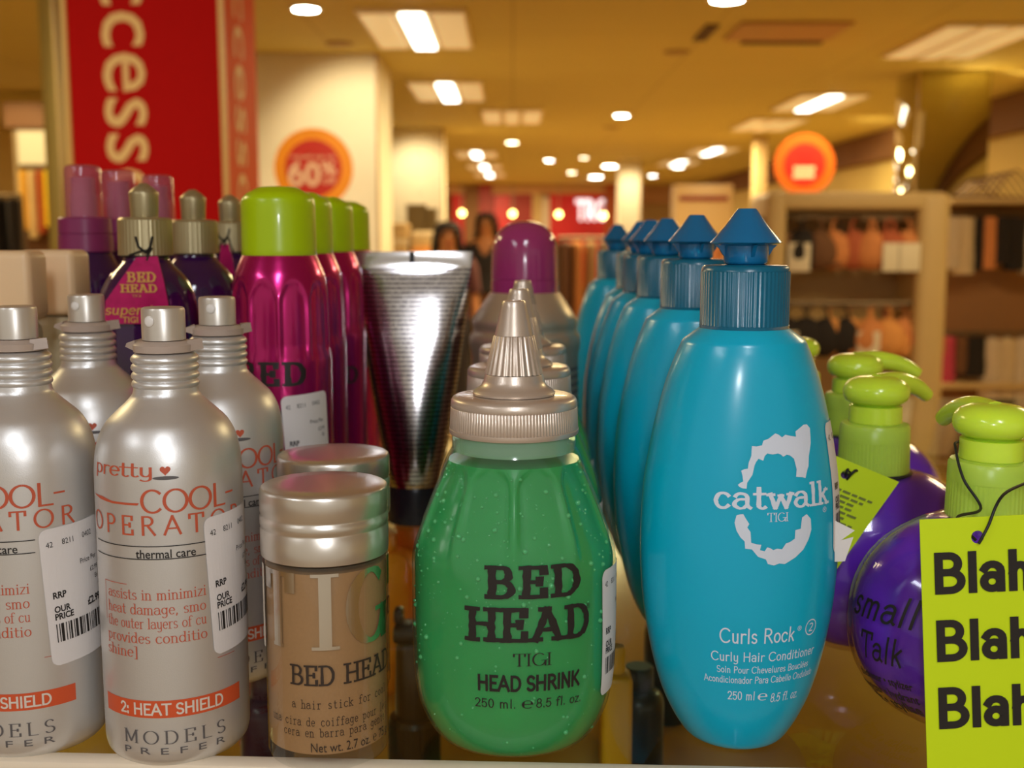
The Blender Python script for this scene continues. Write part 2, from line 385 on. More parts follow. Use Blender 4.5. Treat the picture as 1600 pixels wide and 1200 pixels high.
class Print:
    """ink laid on a surface: pieces in flat (u, v) coordinates are cut fine and carried onto it"""
    def __init__(self): self.bm = bmesh.new(); self.k = 0; self.mats = []
    def add(self, pieces, m, place, cut_u=0, cut_v=0, xf=None, lift=0.):
        if m not in self.mats: self.mats.append(m)
        mi = self.mats.index(m)
        for vs, fs in pieces:
            if xf: vs = [xf(*p) for p in vs]
            b = bmesh.new(); bv = [b.verts.new((p[0], p[1], 0)) for p in vs]
            for f in fs:
                try: b.faces.new([bv[i] for i in f])
                except ValueError: pass
            if any(len(f.verts) > 4 for f in b.faces) and (cut_u or cut_v): pass
            for axis, step in ((0, cut_u), (1, cut_v)):
                if not step or not b.verts: continue
                lo = min(v.co[axis] for v in b.verts); hi = max(v.co[axis] for v in b.verts)
                c = (math.floor(lo / step) + 1) * step
                while c < hi:
                    no = Vector((1, 0, 0)) if axis == 0 else Vector((0, 1, 0))
                    bmesh.ops.bisect_plane(b, geom=list(b.verts) + list(b.edges) + list(b.faces), dist=1e-9, plane_co=no * c, plane_no=no)
                    c += step
            self.k += 1
            off = lift + 3e-6 * (self.k % 12)
            b.verts.index_update()
            nv = [self.bm.verts.new(place(v.co.x, v.co.y, off)) for v in b.verts]
            for f in b.faces:
                try: g = self.bm.faces.new([nv[v.index] for v in f.verts]); g.material_index = mi
                except ValueError: pass
            b.free()
    def done(self, name, parent, loc=None, recalc=False):
        return finish_raw(name, self.bm, self.mats, parent, smooth=False, loc=loc)

class Surf:
    """side of a bottle: rows (z, rx, ry), standing at org with turn rz"""
    def __init__(self, rows, org=(0, 0, 0), rz=0., mod=None):
        self.rows = sorted(rows3(rows)); self.org = Vector(org); self.rz = rz; self.mod = mod
    def R(self, z):
        r = self.rows
        if z <= r[0][0]: return r[0][1], r[0][2]
        for a, b in zip(r, r[1:]):
            if z <= b[0]:
                t = (z - a[0]) / max(b[0] - a[0], 1e-9); return a[1] + (b[1] - a[1]) * t, a[2] + (b[2] - a[2]) * t
        return r[-1][1], r[-1][2]
    def P(self, th, z, off=0.):
        rx, ry = self.R(z); s, c = math.sin(th), math.cos(th)
        k = self.mod(th, z) if self.mod else 1.
        nx, ny = s / rx, -c / ry; l = math.hypot(nx, ny)
        return Vector((rx * k * s + nx / l * off, -ry * k * c + ny / l * off, z))
    def W(self, th, z): return Matrix.Rotation(self.rz, 3, 'Z') @ self.P(th, z) + self.org
    def theta(self, px, z):
        best = None; n = 720
        face = -math.atan2(self.org.x, self.org.y) * -1
        base = math.atan2(-self.org.x, self.org.y) - self.rz
        for i in range(-n, n + 1):
            th = base + i / n * math.radians(88)
            q = proj(self.W(th, z)); e = abs(q[0] - px)
            if best is None or e < best[0]: best = (e, th)
        return best[1]
    def zat(self, th, py):
        lo, hi = self.rows[0][0], self.rows[-1][0]
        for _ in range(40):
            m = (lo + hi) / 2
            if proj(self.W(th, m))[1] > py: lo = m
            else: hi = m
        return (lo + hi) / 2
    def pick(self, px, py):
        z = (self.rows[0][0] + self.rows[-1][0]) / 2
        for _ in range(5):
            th = self.theta(px, z); z = self.zat(th, py)
        return th, z
    def fit(self, pr, pieces_w, m, xl, xr, ytop, ybot, xc=None, off=.00012, h=1., cu=.0012, cv=0, base=0., clampw=None):
        """fit a text (cap height h=1) between two pixel columns, cap line and base line at column xc"""
        pieces, wd = pieces_w
        xc = (xl + xr) / 2 if xc is None else xc
        t0, zt = self.pick(xc, ytop); t1, zb = self.pick(xc, ybot); zm = (zt + zb) / 2
        a = self.theta(xl, zm); b = self.theta(xr, zm)
        if clampw: b = a + clampw
        rx = self.R(zm)[0]; su = (b - a) * rx / wd; sv = (zt - zb) / h
        place = lambda u, v, o: self.P(a + u / rx, zb + v, o)
        pr.add(pieces, m, place, cu, cv, xf=lambda x, y: (x * su, (y - base) * sv), lift=off)
    def poly(self, pr, pts_px, m, off=.00012, cu=.0015, cv=.003):
        v = []
        for px, py in pts_px:
            th, z = self.pick(px, py); v.append((th * .03, z))
        b = bmesh.new(); f = b.faces.new([b.verts.new((x, y, 0)) for x, y in v])
        bmesh.ops.triangulate(b, faces=[f]); b.verts.index_update()
        pc = ([(q.co.x, q.co.y) for q in b.verts], [tuple(x.index for x in g.verts) for g in b.faces]); b.free()
        pr.add([pc], m, lambda u, v_, o: self.P(u / .03, v_, o), cu, cv, lift=off)

def sub(parts, dx, dy, sx, sy=None):
    sy = sy or sx
    return [([(dx + a * sx, dy + b * sy) for a, b in v], f) for v, f in parts]
exec_ok = True

# ================================================================== the setting
def tile_mat(name, col, line, cell, lw):
    m = mat(name, col, rough=.8, var=.03, vscale=.6)
    nt = m.node_tree; N = nt.nodes; L = nt.links; b = N['Principled BSDF']
    src = b.inputs['Base Color'].links[0].from_socket
    tc = N.new('ShaderNodeTexCoord'); sx = N.new('ShaderNodeSeparateXYZ'); L.new(tc.outputs['Object'], sx.inputs[0])
    prev = None
    for ax in ('X', 'Y'):
        d = N.new('ShaderNodeMath'); d.operation = 'DIVIDE'; d.inputs[1].default_value = cell; L.new(sx.outputs[ax], d.inputs[0])
        f = N.new('ShaderNodeMath'); f.operation = 'FRACT'; L.new(d.outputs[0], f.inputs[0])
        g = N.new('ShaderNodeMath'); g.operation = 'LESS_THAN'; g.inputs[1].default_value = lw / cell; L.new(f.outputs[0], g.inputs[0])
        if prev:
            h = N.new('ShaderNodeMath'); h.operation = 'MAXIMUM'; L.new(prev.outputs[0], h.inputs[0]); L.new(g.outputs[0], h.inputs[1]); prev = h
        else: prev = g
    mx = N.new('ShaderNodeMix'); mx.data_type = 'RGBA'; mx.inputs[7].default_value = (*line, 1)
    L.new(prev.outputs[0], mx.inputs[0]); L.new(src, mx.inputs[6]); L.new(mx.outputs[2], b.inputs['Base Color'])
    return m
M_ceil = tile_mat('ceiling_board', (.64, .50, .13), (.48, .35, .085), 1.2, .012)
M_floor = tile_mat('floor_tile', (.42, .28, .13), (.3, .2, .1), .6, .006)
M_wallL = mat('beige_wall', (.62, .45, .17), .8)
M_wallR = mat('yellow_wall', (.80, .64, .24), .8)
M_brown = mat('brown_board', (.20, .09, .035), .7)
M_white = mat('cream_paint', (.86, .78, .58), .7)
M_tan = mat('tan_paint', (.52, .36, .17), .7)
M_far = mat('far_wall', (.62, .45, .22), .8)
struct(finish('floor', box_bm(-6, 4.55, -3, 28.2, -.1, 0), M_floor, smooth=False))
struct(finish('ceiling', box_bm(-6, 4.55, -3, 28.2, CEIL, CEIL + .1), M_ceil, smooth=False))
struct(finish('wall_left', box_bm(-6.1, -6, -3, 28.2, 0, CEIL), M_wallL, smooth=False))
struct(finish('wall_right', box_bm(4.55, 4.65, -3, 28.2, 0, CEIL), M_wallR, smooth=False))
struct(finish('wall_back', box_bm(-6, 4.55, 28.2, 28.3, 0, CEIL), M_far, smooth=False))
struct(finish('trim_1', box_bm(4.36, 4.55, 2, 28.2, 2.42, CEIL, .004), M_brown, smooth=False))      # bulkhead over the right wall
struct(finish('trim_2', box_bm(-5.99, 4.36, 27.6, 28.2, 2.30, CEIL, .004), mat('pinkish_board', (.55, .30, .16), .7), smooth=False))

# white painted pillars, each lit from above
def pillar(label, x0, x1, y0, y1, m=M_white):
    t = thing('pillar', label, 'pillar', ((x0 + x1) / 2, (y0 + y1) / 2, 0))
    a, b = (x1 - x0) / 2, (y1 - y0) / 2
    finish('shaft', box_bm(-a, a, -b, b, 0, CEIL, .006), m, t)
    finish('corner_trim', box_bm(a - .012, a + .006, -b - .006, -b + .012, 0, CEIL - .002), mat('corner_strip', (.5, .33, .16), .5), t, smooth=False)
    struct(t); return t
pillar('broad white pillar lit from above, behind the round 60% sign', -1.90, -.93, 8.0, 8.9)
pillar('narrower white lit pillar with grey boxes in front, mid-store', -1.40, -.80, 13.3, 13.9)
pillar('slim bright white pillar far off above the blue spouts', 1.74, 2.10, 18.7, 19.1)
pillar('dim beige pillar edge beside the yellow right wall', 3.02, 3.16, 14.3, 14.5, M_tan)
M_mirror = mat('mirror', (.50, .46, .32), .05, 1.0, var=.01)
t = thing('mirrored_column', 'square mirrored column standing before the yellow right wall', 'column', (3.36, 9.05, 0)); struct(t)
finish('mirror_panel', box_bm(-.275, .275, -.25, .25, 0, CEIL, .004), M_mirror, t)
finish('edge_strip', box_bm(-.283, -.268, -.258, -.243, 0, CEIL - .002), mat('brass_edge', (.6, .45, .2), .3, 1.), t, smooth=False)
t = thing('mirrored_column', 'beige mirrored column at the left edge beside the red sign column', 'column', (-1.955, 5.05, 0)); struct(t)
finish('mirror_panel', box_bm(-.03, .03, -.15, .15, 0, CEIL, .004), mat('bronze_mirror', (.42, .33, .09), .5, .3), t)
finish('edge_strip', box_bm(.026, .034, -.154, -.146, 0, CEIL - .002), mat('brass_edge', (.6, .45, .2), .3, 1.), t, smooth=False)

# red sign column with its rotated lettering
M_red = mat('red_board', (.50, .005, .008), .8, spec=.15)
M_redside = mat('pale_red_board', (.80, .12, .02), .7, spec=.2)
M_letter = mat('cream_letter', (.90, .66, .34), .6)
cx0, cx1, cy0 = -1.665, -1.075, 4.33
t = thing('sign_column', 'square red column with cream lettering running down it', 'sign column', ((cx0 + cx1) / 2, cy0 + .3, 0))
finish('column_body', box_bm(-.283, .283, -.29, .3, 0, CEIL, .003), M_red, t, smooth=False)
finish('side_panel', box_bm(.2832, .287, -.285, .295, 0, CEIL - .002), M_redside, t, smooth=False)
for sx in (-1, 1):
    finish('edge_strip', box_bm(sx * .291 - .009, sx * .291 + .009, -.302, -.284, 0, CEIL - .002, .002), mat('cream_strip', (.78, .55, .22), .4), t, smooth=False)
pc, wd = sans_text('accessories', .004)
k = .150 / .659
pr = Print()
zc = at(197, 54, cy0).z
def face_xf(kx): return lambda a, b: (a * k * kx, b * k)
sc = 1.545 / (wd * k)
pr.add(pc, M_letter, lambda u, v, o: Vector((-.283 + .135 + v - .003, -.2915 - o, zc + .385 - u)), xf=face_xf(sc))
pr.done('lettering', t)
pr = Print()
pr.add(pc, M_letter, lambda u, v, o: Vector((.2885 + o, -.285 + .20 + v, zc + .385 - u)), xf=face_xf(sc))
pr.done('side_lettering', t)

# ------------------------------------------------------------------ ceiling fittings
M_glow = mat('lamp_diffuser', (.9, .9, .85), .5, emis=(1, .96, .85), es=6.)
M_glowc = mat('cool_lamp_diffuser', (.9, .9, .9), .5, emis=(.86, .92, 1.), es=9.)
M_louv = mat('louvre', (.9, .78, .52), .4, emis=(1, .72, .34), es=.28)  # faint glow stands in for tube light caught on the louvres
M_frame = mat('lamp_frame', (.8, .66, .36), .5)
def troffer(p, label, dim=False, m=None, group='louvred ceiling lamps'):
    t = thing('ceiling_lamp', label, 'ceiling lamp', (p.x, p.y, CEIL), 0, group)
    finish('frame', box_bm(-.31, .31, -.61, .61, -.022, 0, .004), M_frame, t, smooth=False)
    for sx in (-.205, .205):
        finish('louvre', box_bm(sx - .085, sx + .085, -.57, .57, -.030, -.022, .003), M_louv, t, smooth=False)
    finish('diffuser', box_bm(-.068, .068, -.57, .57, -.036, -.022, .004), M_louv if dim else (m or M_glow), t, smooth=False)  # diffusers of unlit lamps share the painted louvre glow
    return t
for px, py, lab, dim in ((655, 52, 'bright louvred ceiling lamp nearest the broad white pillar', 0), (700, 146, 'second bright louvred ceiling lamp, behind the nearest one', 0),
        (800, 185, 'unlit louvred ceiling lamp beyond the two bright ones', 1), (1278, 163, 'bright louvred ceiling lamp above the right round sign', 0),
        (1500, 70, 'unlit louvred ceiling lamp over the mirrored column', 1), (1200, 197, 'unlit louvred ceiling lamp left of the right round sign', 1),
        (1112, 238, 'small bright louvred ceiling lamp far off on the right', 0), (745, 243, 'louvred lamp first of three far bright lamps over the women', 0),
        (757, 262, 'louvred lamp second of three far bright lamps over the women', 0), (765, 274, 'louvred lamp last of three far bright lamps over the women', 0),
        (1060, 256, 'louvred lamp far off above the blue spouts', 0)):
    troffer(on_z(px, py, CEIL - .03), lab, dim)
for lx, ly, lab in ((.12, -1.55, 'cool white ceiling lamp behind the photographer'), (-1.7, -1.2, 'cool white ceiling lamp behind the photographer on the sign column side')):
    troffer(Vector((lx, ly, 0)), lab, False, M_glowc)
M_down = mat('downlight_glow', (1, .9, .7), .5, emis=(1, .86, .55), es=22.)
M_downw = mat('white_downlight_glow', (1, .95, .85), .5, emis=(1, .95, .85), es=40.)
M_ring = mat('downlight_ring', (.8, .7, .5), .4)
for px, py, lab, mm, r in ((478, 15, 'oval white downlight at the top left of the ceiling', M_downw, .07), (1136, 0, 'round white downlight cut off by the top edge', M_downw, .085),
        (971, 181, 'round downlight alone in the middle of the ceiling', M_downw, .075), (858, 251, 'downlight above the purple domed cap, far off', M_downw, .07), (893, 270, 'yellow far downlight, upper of a close pair', M_down, .09),
        (895, 290, 'yellow far downlight, lower of a close pair', M_down, .10), (931, 277, 'brilliant far downlight left of the slim pillar', M_downw, .14), (953, 260, 'brilliant far downlight touching the slim pillar', M_downw, .13),
        (1020, 275, 'far downlight right of the slim pillar, lower', M_downw, .08), (1060, 261, 'far downlight right of the slim pillar, upper', M_downw, .08), (800, 223, 'far downlight above the red shopfront', M_down, .08), (912, 247, 'faint far downlight over the red shopfront letters', M_down, .06)):
    p = on_z(px, py, CEIL - .01)
    t = thing('downlight', lab, 'downlight', (p.x, p.y, CEIL), 0, 'round downlights in the ceiling')
    finish('ring', lathe([(-.012, r * 1.0, r), (-.012, r * 1.22, r * 1.22), (0, r * 1.25, r * 1.25)], 28, cap0=False), M_ring, t)
    finish('lamp_face', lathe([(-.013, r * .2, r * .2), (-.011, r, r), (-.002, r, r)], 28), mm, t)
p = on_z(1235, 48, CEIL)
t = thing('air_vent', 'brown square air vent with dark slots in the ceiling', 'vent', (p.x, p.y, CEIL))
finish('vent_panel', box_bm(-.36, .30, -.32, .25, -.02, 0, .004), mat('vent_board', (.50, .27, .08), .6), t, smooth=False)
M_slot = mat('dark_slot', (.10, .05, .02), .8)
finish('slot', box_bm(-.22, .30, .36, .44, -.012, 0), M_slot, t, smooth=False)
finish('slot', box_bm(-.55, -.47, -.22, .30, -.012, 0), M_slot, t, smooth=False)
for px, py, lab in ((530, 67, 'small dark ceiling speaker disc above the broad pillar'), (1058, 80, 'flat dark ceiling speaker disc left of the vent'), (955, 198, 'small dark ceiling speaker disc under the lone downlight')):
    p = on_z(px, py, CEIL)
    t = thing('ceiling_speaker', lab, 'speaker', (p.x, p.y, CEIL), 0, 'ceiling speaker discs')
    finish('grille', lathe([(-.02, .05, .05), (-.015, .085, .085), (0, .09, .09)], 24), mat('speaker_grille', (.42, .26, .08), .7), t)

# ------------------------------------------------------------------ round hanging signs
M_orange = mat('orange_card', (1.0, .36, .01), .5); M_orange2 = mat('deep_orange_card', (.85, .16, .006), .5)
M_redc = mat('red_card', (.62, .03, .018), .5); M_redc2 = mat('bright_red_card', (.72, .02, .01), .5)
M_ink = mat('pale_sign_ink', (1.0, .74, .50), .6)
M_wire = mat('sign_pole', (.3, .25, .18), .5)
def round_sign(px, py, D, r, label, mo, mi_, rin):
    p = at(px, py, D)
    t = thing('round_sign', label, 'sign', p, 0, 'round sale signs')
    b = lathe([(-.006, r, r), (.006, r, r)], 64); bmesh.ops.rotate(b, verts=b.verts, matrix=Matrix.Rotation(PI / 2, 3, 'X'))
    finish('disc', b, mo, t)
    b = lathe([(-.0015, rin, rin), (.0015, rin, rin)], 64); bmesh.ops.rotate(b, verts=b.verts, matrix=Matrix.Rotation(PI / 2, 3, 'X')); bmesh.ops.translate(b, verts=b.verts, vec=(0, -.008, 0))
    finish('inner_disc', b, mi_, t)
    finish('pole', tube([(0, .004, -p.z + .01), (0, .004, -r + .01)], .008, 10), M_wire, t)
    finish('pole_base', lathe([(-p.z, .13, .13), (-p.z + .012, .125, .125), (-p.z + .016, .02, .02)], 32), M_wire, t)
    return t
t = round_sign(490, 263, 6.0, .205, 'round orange and red sale sign reading 60% over green caps', M_orange, M_redc, .146)
pr = Print(); pl = lambda u, v, o: Vector((u, -.0105 - o, v))
pc, wd = plain('60', .19, .06)
pr.add(pc, M_ink, pl, xf=lambda a, b, wd=wd: (-.128 + a / wd * .163, -.095 + b * .129))
for s_, x0, x1, y0, y1, bo in (('reduced', -.118, -.008, .050, .072, .0), ('up to', .010, .112, .050, .072, .0), ('%', .040, .120, -.030, .030, .02), ('off', .045, .115, -.080, -.045, .0)):
    pc, wd = sans_text(s_, bo)
    pr.add(pc, M_ink, pl, xf=lambda a, b, x0=x0, x1=x1, y0=y0, y1=y1, wd=wd: (x0 + a / wd * (x1 - x0), y0 + b * (y1 - y0)))
pr.done('lettering', t)
t = round_sign(1257, 257, 8.0, .210, 'round red and deep orange sale sign on a pole behind the bra rack', M_orange2, M_redc2, .145)
pr = Print(); M_dred = mat('dark_red_ink', (.42, .01, .008), .6)
for x0, x1, y0, y1, mm in ((-.055, .055, .055, .085, M_dred), (-.04, .05, .005, .035, M_dred), (-.075, .072, -.045, -.014, M_ink), (-.078, .068, -.094, -.058, M_ink)):
    pr.add([rect2d(x0, x1, y0, y1)], mm, pl)
pr.done('printed_lines', t)

# ------------------------------------------------------------------ far shopfront across the mall
M_redfront = mat('red_shopfront', (.55, .006, .016), .4); M_darkred = mat('dark_red_shopfront', (.30, .02, .02), .5)  # red and dark red board colours of the shopfront
Df = 27.0
def far_panel(name, label, cat, x0, x1, y0, y1, m, D=Df, th=.06, group=None):
    a = at(x0, y0, D); b = at(x1, y1, D); c = (a + b) / 2
    o = finish(name, box_bm(-(b.x - a.x) / 2, (b.x - a.x) / 2, 0, th, -(a.z - b.z) / 2, (a.z - b.z) / 2, .004), m, smooth=False, loc=c)
    return tag(o, label, cat, group)
t = thing('shopfront', 'red shopfront across the far end with white letters', 'shopfront', (0, Df, 0))
def fpart(name, x0, x1, y0, y1, m, dy=0., th=.08):
    a = at(x0, y0, Df); b = at(x1, y1, Df)
    return finish(name, box_bm(a.x, b.x, dy, dy + th, b.z, a.z), m, t, smooth=False)
fpart('red_panel', 706, 728, 303, 450, M_redfront); fpart('red_panel', 768, 832, 303, 450, M_darkred); fpart('red_panel', 772, 797, 305, 450, M_redfront, -.03); fpart('red_panel', 858, 950, 303, 450, M_redfront)
fpart('post', 726, 748, 292, 450, M_brown, -.1); fpart('post', 748, 769, 284, 450, M_darkred, -.12); fpart('post', 832, 846, 303, 450, M_tan, -.05); fpart('post', 945, 964, 275, 450, mat('rust_post', (.42, .09, .03), .6), -.1)
fpart('glass_door', 845, 858, 308, 450, mat('pale_door', (.62, .5, .42), .3), -.02)
fpart('fascia', 700, 960, 288, 303, mat('pinkish_board', (.55, .30, .16), .7), -.04)
pc, wd = sans_text('TRG', .04)
a = at(899, 343, Df); b = at(948, 313, Df); pr = Print()
pr.add(pc, mat('white_lit_letter', (.9, .9, .95), .5, emis=(.9, .88, 1), es=1.1), lambda u, v, o: Vector((a.x + u, -.06 - o, a.z + v)), xf=lambda x, y: (x / wd * (b.x - a.x), y * (b.z - a.z)))
pr.done('lit_letters', t)
for px, py, lab in ((722, 333, 'yellow globe lamp on the red shopfront, first from the white pillars'), (801, 334, 'yellow globe lamp on the red shopfront, second in the row'), (873, 335, 'yellow globe lamp left of the white shopfront letters'), (943, 337, 'yellow globe lamp right of the white shopfront letters')):
    p = at(px, py, 26.3)
    q = thing('globe_lamp', lab, 'lamp', p, 0, 'globe lamps before the shopfront')
    b = bmesh.new(); bmesh.ops.create_uvsphere(b, u_segments=16, v_segments=12, radius=.07)
    finish('globe', b, mat('globe_glow', (1, .8, .3), .4, emis=(1, .74, .20), es=10.), q)
    finish('stem', tube([(0, 0, .06), (0, 0, CEIL - p.z - .002)], .01, 8), M_wire, q)
t = thing('shop_cabinet', 'cream box fitting with a dark red strip behind the blue spouts', 'cabinet', at(1102, 400, 17).xy.to_3d())
def cpart(name, x0, x1, y0, y1, m, dy, th):
    a = at(x0, y0, 17); b = at(x1, y1, 17); o = t.location
    return finish(name, box_bm(a.x - o.x, b.x - o.x, dy, dy + th, b.z, a.z, .004), m, t, smooth=False)
a = at(1056, 288, 17); b = at(1146, 288, 17)
finish('body', box_bm(a.x - t.location.x, b.x - t.location.x, 0, .5, 0, a.z, .01), mat('beige_fitting', (.66, .46, .22), .6), t)
cpart('red_strip', 1061, 1138, 306, 314, mat('dull_red_strip', (.25, .03, .03), .6), -.02, .02)

# ------------------------------------------------------------------ clothes, rails and racks
M_steel = mat('rail_steel', (.20, .14, .08), .4, .8)
M_hang = mat('dark_hanger', (.22, .14, .08), .4)
GM = {}
def cloth(name, col): return mat('cloth_' + name, col, .85, var=.18, vscale=25, bump=.3, bscale=90)
def garment(pos, wd, ht, dp, m, label, cat, group, name='garment', folds=9, tagc=True, seed=0, rz=0.):
    """one hanging top or dress: a folded cloth body on a hanger hooked over its rail"""
    r = random.Random(seed); ph = r.random() * 6; amp = .10
    t = thing(name, label, cat, pos, rz, group)
    rows = [(-ht, wd * .50, dp * .50), (-ht * .75, wd * .50, dp * .5), (-ht * .5, wd * .46, dp * .48), (-ht * .25, wd * .46, dp * .5), (-ht * .10, wd * .48, dp * .5), (-.045, wd * .36, dp * .42), (-.03, wd * .14, dp * .3)]
    finish('cloth', lathe(curve_rows(rows, 3), 48, lambda th, z: 1 + amp * min(1, -z / ht * 1.6) * math.sin(folds * th + ph + 3 * z)), m, t, angle=80)
    finish('hanger', tube(spline([(-wd * .4, 0, -.05), (0, 0, -.022), (0, 0, -.005), (.008, 0, .008), (.016, 0, .004)], 5), .003, 6), M_hang, t)
    return t
def bra(pos, m, label, group, dy=0., seed=0, card=False):
    r = random.Random(seed)
    t = thing('brassiere', label, 'bra', pos, r.uniform(-.25, .25), group)
    for sx in (-1, 1):
        b = bmesh.new(); bmesh.ops.create_uvsphere(b, u_segments=16, v_segments=12, radius=.068)
        for v in b.verts:
            x, y, z = v.co; v.co = Vector((x * 1.05 + sx * .066, y * (.85 if y < 0 else .18), z * .92 - .135 + (.022 if z > 0 else 0) * (1 - abs(x) / .07)))
        finish('cup', b, m, t, angle=80)
        finish('strap', tube(spline([(sx * .085, -.02, -.085), (sx * .075, 0, -.03), (sx * .06, .0, -.012)], 5), .005, 6), m, t)
        finish('side_band', box_bm(min(sx * .115, sx * .150), max(sx * .115, sx * .150), -.004, .012, -.185, -.12, .003), m, t)
    finish('hanger', tube(spline([(-.11, 0, -.018), (0, 0, -.006), (.11, 0, -.018)], 5) , .004, 6), M_hang, t)
    t.scale = (1.3, 1.0, 1.35)
    finish('hook', tube(spline([(0, 0, -.008), (0, 0, .004), (.006, 0, .012), (.014, 0, .008)], 4), .002, 6), M_steel, t)
    if card: finish('price_card', box_bm(-.045, .035, -.075, -.072, -.20, -.10, .001), mat('white_card', (.78, .68, .5), .6), t)
    return t
def rail(pts, label, name='clothes_rail', r=.012):
    o = finish(name, tube(pts, r, 10), M_steel); return tag(o, label, 'rail', 'clothes rails')

# the cream end frame with underwear, right of the blue bottles
D1 = 5.5
a0 = at(1196, 300, D1); a1 = at(1484, 300, D1)
t = thing('bra_rack', 'cream rounded display frame holding rows of bras', 'display rack', ((a0.x + a1.x) / 2, D1, 0))
hw = (a1.x - a0.x) / 2; top = a1.z
M_cream = mat('cream_frame', (.58, .40, .17), .5); M_panel = mat('beige_panel', (.55, .36, .15), .7)
finish('post', box_bm(hw - .155, hw, -.05, .35, 0, top - .0, .045, 4), M_cream, t)
finish('post', box_bm(-hw, -hw + .10, -.05, .35, 0, top - .0, .035, 4), M_cream, t)
finish('header', box_bm(-hw + .06, hw - .10, -.045, .33, top - .085, top - .001, .02, 3), M_cream, t)
finish('back_panel', box_bm(-hw + .09, hw - .15, .25, .28, .1, top - .08, .003), M_panel, t)
finish('base', box_bm(-hw + .05, hw - .05, 0, .33, 0, .12, .01), M_cream, t)
cxm = t.location.x
zr = [at(1350, 336, D1).z, at(1350, 474, D1).z]
for i, z in enumerate(zr):
    rail([(cxm - hw + .05, D1 + .02, z), (cxm + hw - .10, D1 + .02, z)], ('upper' if i == 0 else 'lower') + ' steel rail across the cream display frame')
M_blk = cloth('black', (.018, .013, .012)); M_tan1 = cloth('tan', (.64, .24, .08)); M_tan2 = cloth('amber', (.74, .32, .09)); M_rust = cloth('rust', (.46, .11, .045)); M_ivory = cloth('ivory', (.62, .48, .3)); M_wht = cloth('white', (.62, .5, .36)); M_beige = cloth('beige', (.52, .34, .15)); M_brn = cloth('brown', (.16, .07, .03)); M_grey = cloth('grey', (.30, .22, .14)); M_pink = cloth('pink', (.55, .06, .12))
for row, spec in ((0, [(1222, M_blk, 'black'), (1252, M_brn, 'dark brown'), (1284, M_blk, 'black'), (1335, M_tan1, 'tan'), (1365, M_rust, 'rust'), (1392, M_tan1, 'tan'), (1416, M_rust, 'rust')]),
                  (1, [(1228, M_blk, 'black'), (1262, M_blk, 'black'), (1294, M_blk, 'black'), (1330, M_tan2, 'amber'), (1360, M_tan2, 'amber'), (1388, M_tan1, 'tan'), (1418, M_rust, 'rust')])):
    ords = ('first', 'second', 'third', 'fourth', 'fifth', 'sixth', 'last')
    for i, (px, m, cn) in enumerate(spec):
        x = xat(px, D1, zr[row] - .1)
        bra((x, D1 + .02 + .0, zr[row] + .002), m, f'{cn} bra, {ords[i]} along the {"upper" if row == 0 else "lower"} rail of the cream frame', 'bras on the cream frame', dy=.045 if i % 2 else -.045, seed=row * 10 + i, card=(row, i) in ((0, 1), (0, 5), (0, 6), (1, 0), (1, 4)))

# second rack at the far right
D2 = 6.6
zt = at(1545, 327, D2).z
x0 = xat(1480, D2, zt); x1 = xat(1720, D2, zt)
t = thing('clothes_rack', 'wide rack with brown back panel at the right edge', 'clothes rack', ((x0 + x1) / 2, D2, 0)); hw2 = (x1 - x0) / 2
finish('top_shelf', box_bm(-hw2, hw2, -.1, .3, zt + .03, zt + .06, .004), M_cream, t)
finish('back_panel', box_bm(-hw2, hw2, .26, .3, 0, zt + .03, .004), mat('brown_panel', (.30, .14, .05), .7), t)
finish('low_shelf', box_bm(-hw2, hw2, -.05, .262, .62, .65, .004), M_cream, t)
for sx in (-1, 1): finish('post', box_bm(sx * (hw2 - .02) - .02, sx * (hw2 - .02) + .02, .22, .262, 0, zt + .03), M_steel, t)
rail([((x0 + x1) / 2 - hw2 + .01, D2 + .05, zt - .02), ((x0 + x1) / 2 + hw2 - .01, D2 + .05, zt - .02)], 'upper rail of the wide rack at the right edge')
z2 = at(1545, 522, D2).z
rail([((x0 + x1) / 2 - hw2 + .01, D2 + .05, z2 - .0), ((x0 + x1) / 2 + hw2 - .01, D2 + .05, z2 - .0)], 'lower rail of the wide rack at the right edge')
for i, (px, m, cn, wd, ht, kind) in enumerate(((1494, M_wht, 'white', .13, .33, 'camisole'), (1514, M_ivory, 'ivory', .12, .36, 'camisole'), (1534, M_blk, 'black', .07, .34, 'camisole'), (1551, M_tan1, 'tan', .10, .33, 'camisole'), (1574, M_blk, 'black', .14, .30, 'nightdress'), (1596, M_blk, 'black', .13, .34, 'nightdress'), (1622, M_wht, 'white', .13, .36, 'nightdress'))):
    garment((xat(px, D2, zt), D2 + .05, zt - .012), wd, ht, .10, m, f'{cn} {kind} on the upper right rail, {("first","second","third","fourth","fifth","sixth","last")[i]} from the cream post', kind, 'nightwear on the upper right rail', kind, seed=i)
for i, (px, m, cn, wd, ht) in enumerate(((1484, M_pink, 'pink', .11, .30), (1506, M_brn, 'brown', .10, .24), (1526, M_blk, 'black', .16, .26), (1556, M_wht, 'white', .12, .44), (1580, M_ivory, 'ivory', .12, .42), (1604, M_wht, 'white', .13, .44))):
    garment((xat(px, D2, z2), D2 + .05, z2 + .008), wd, ht, .10, m, f'{cn} slip on the lower right rail, {("first","second","third","fourth","fifth","last")[i]} from the cream post', 'slip', 'slips on the lower right rail', 'slip', seed=20 + i)
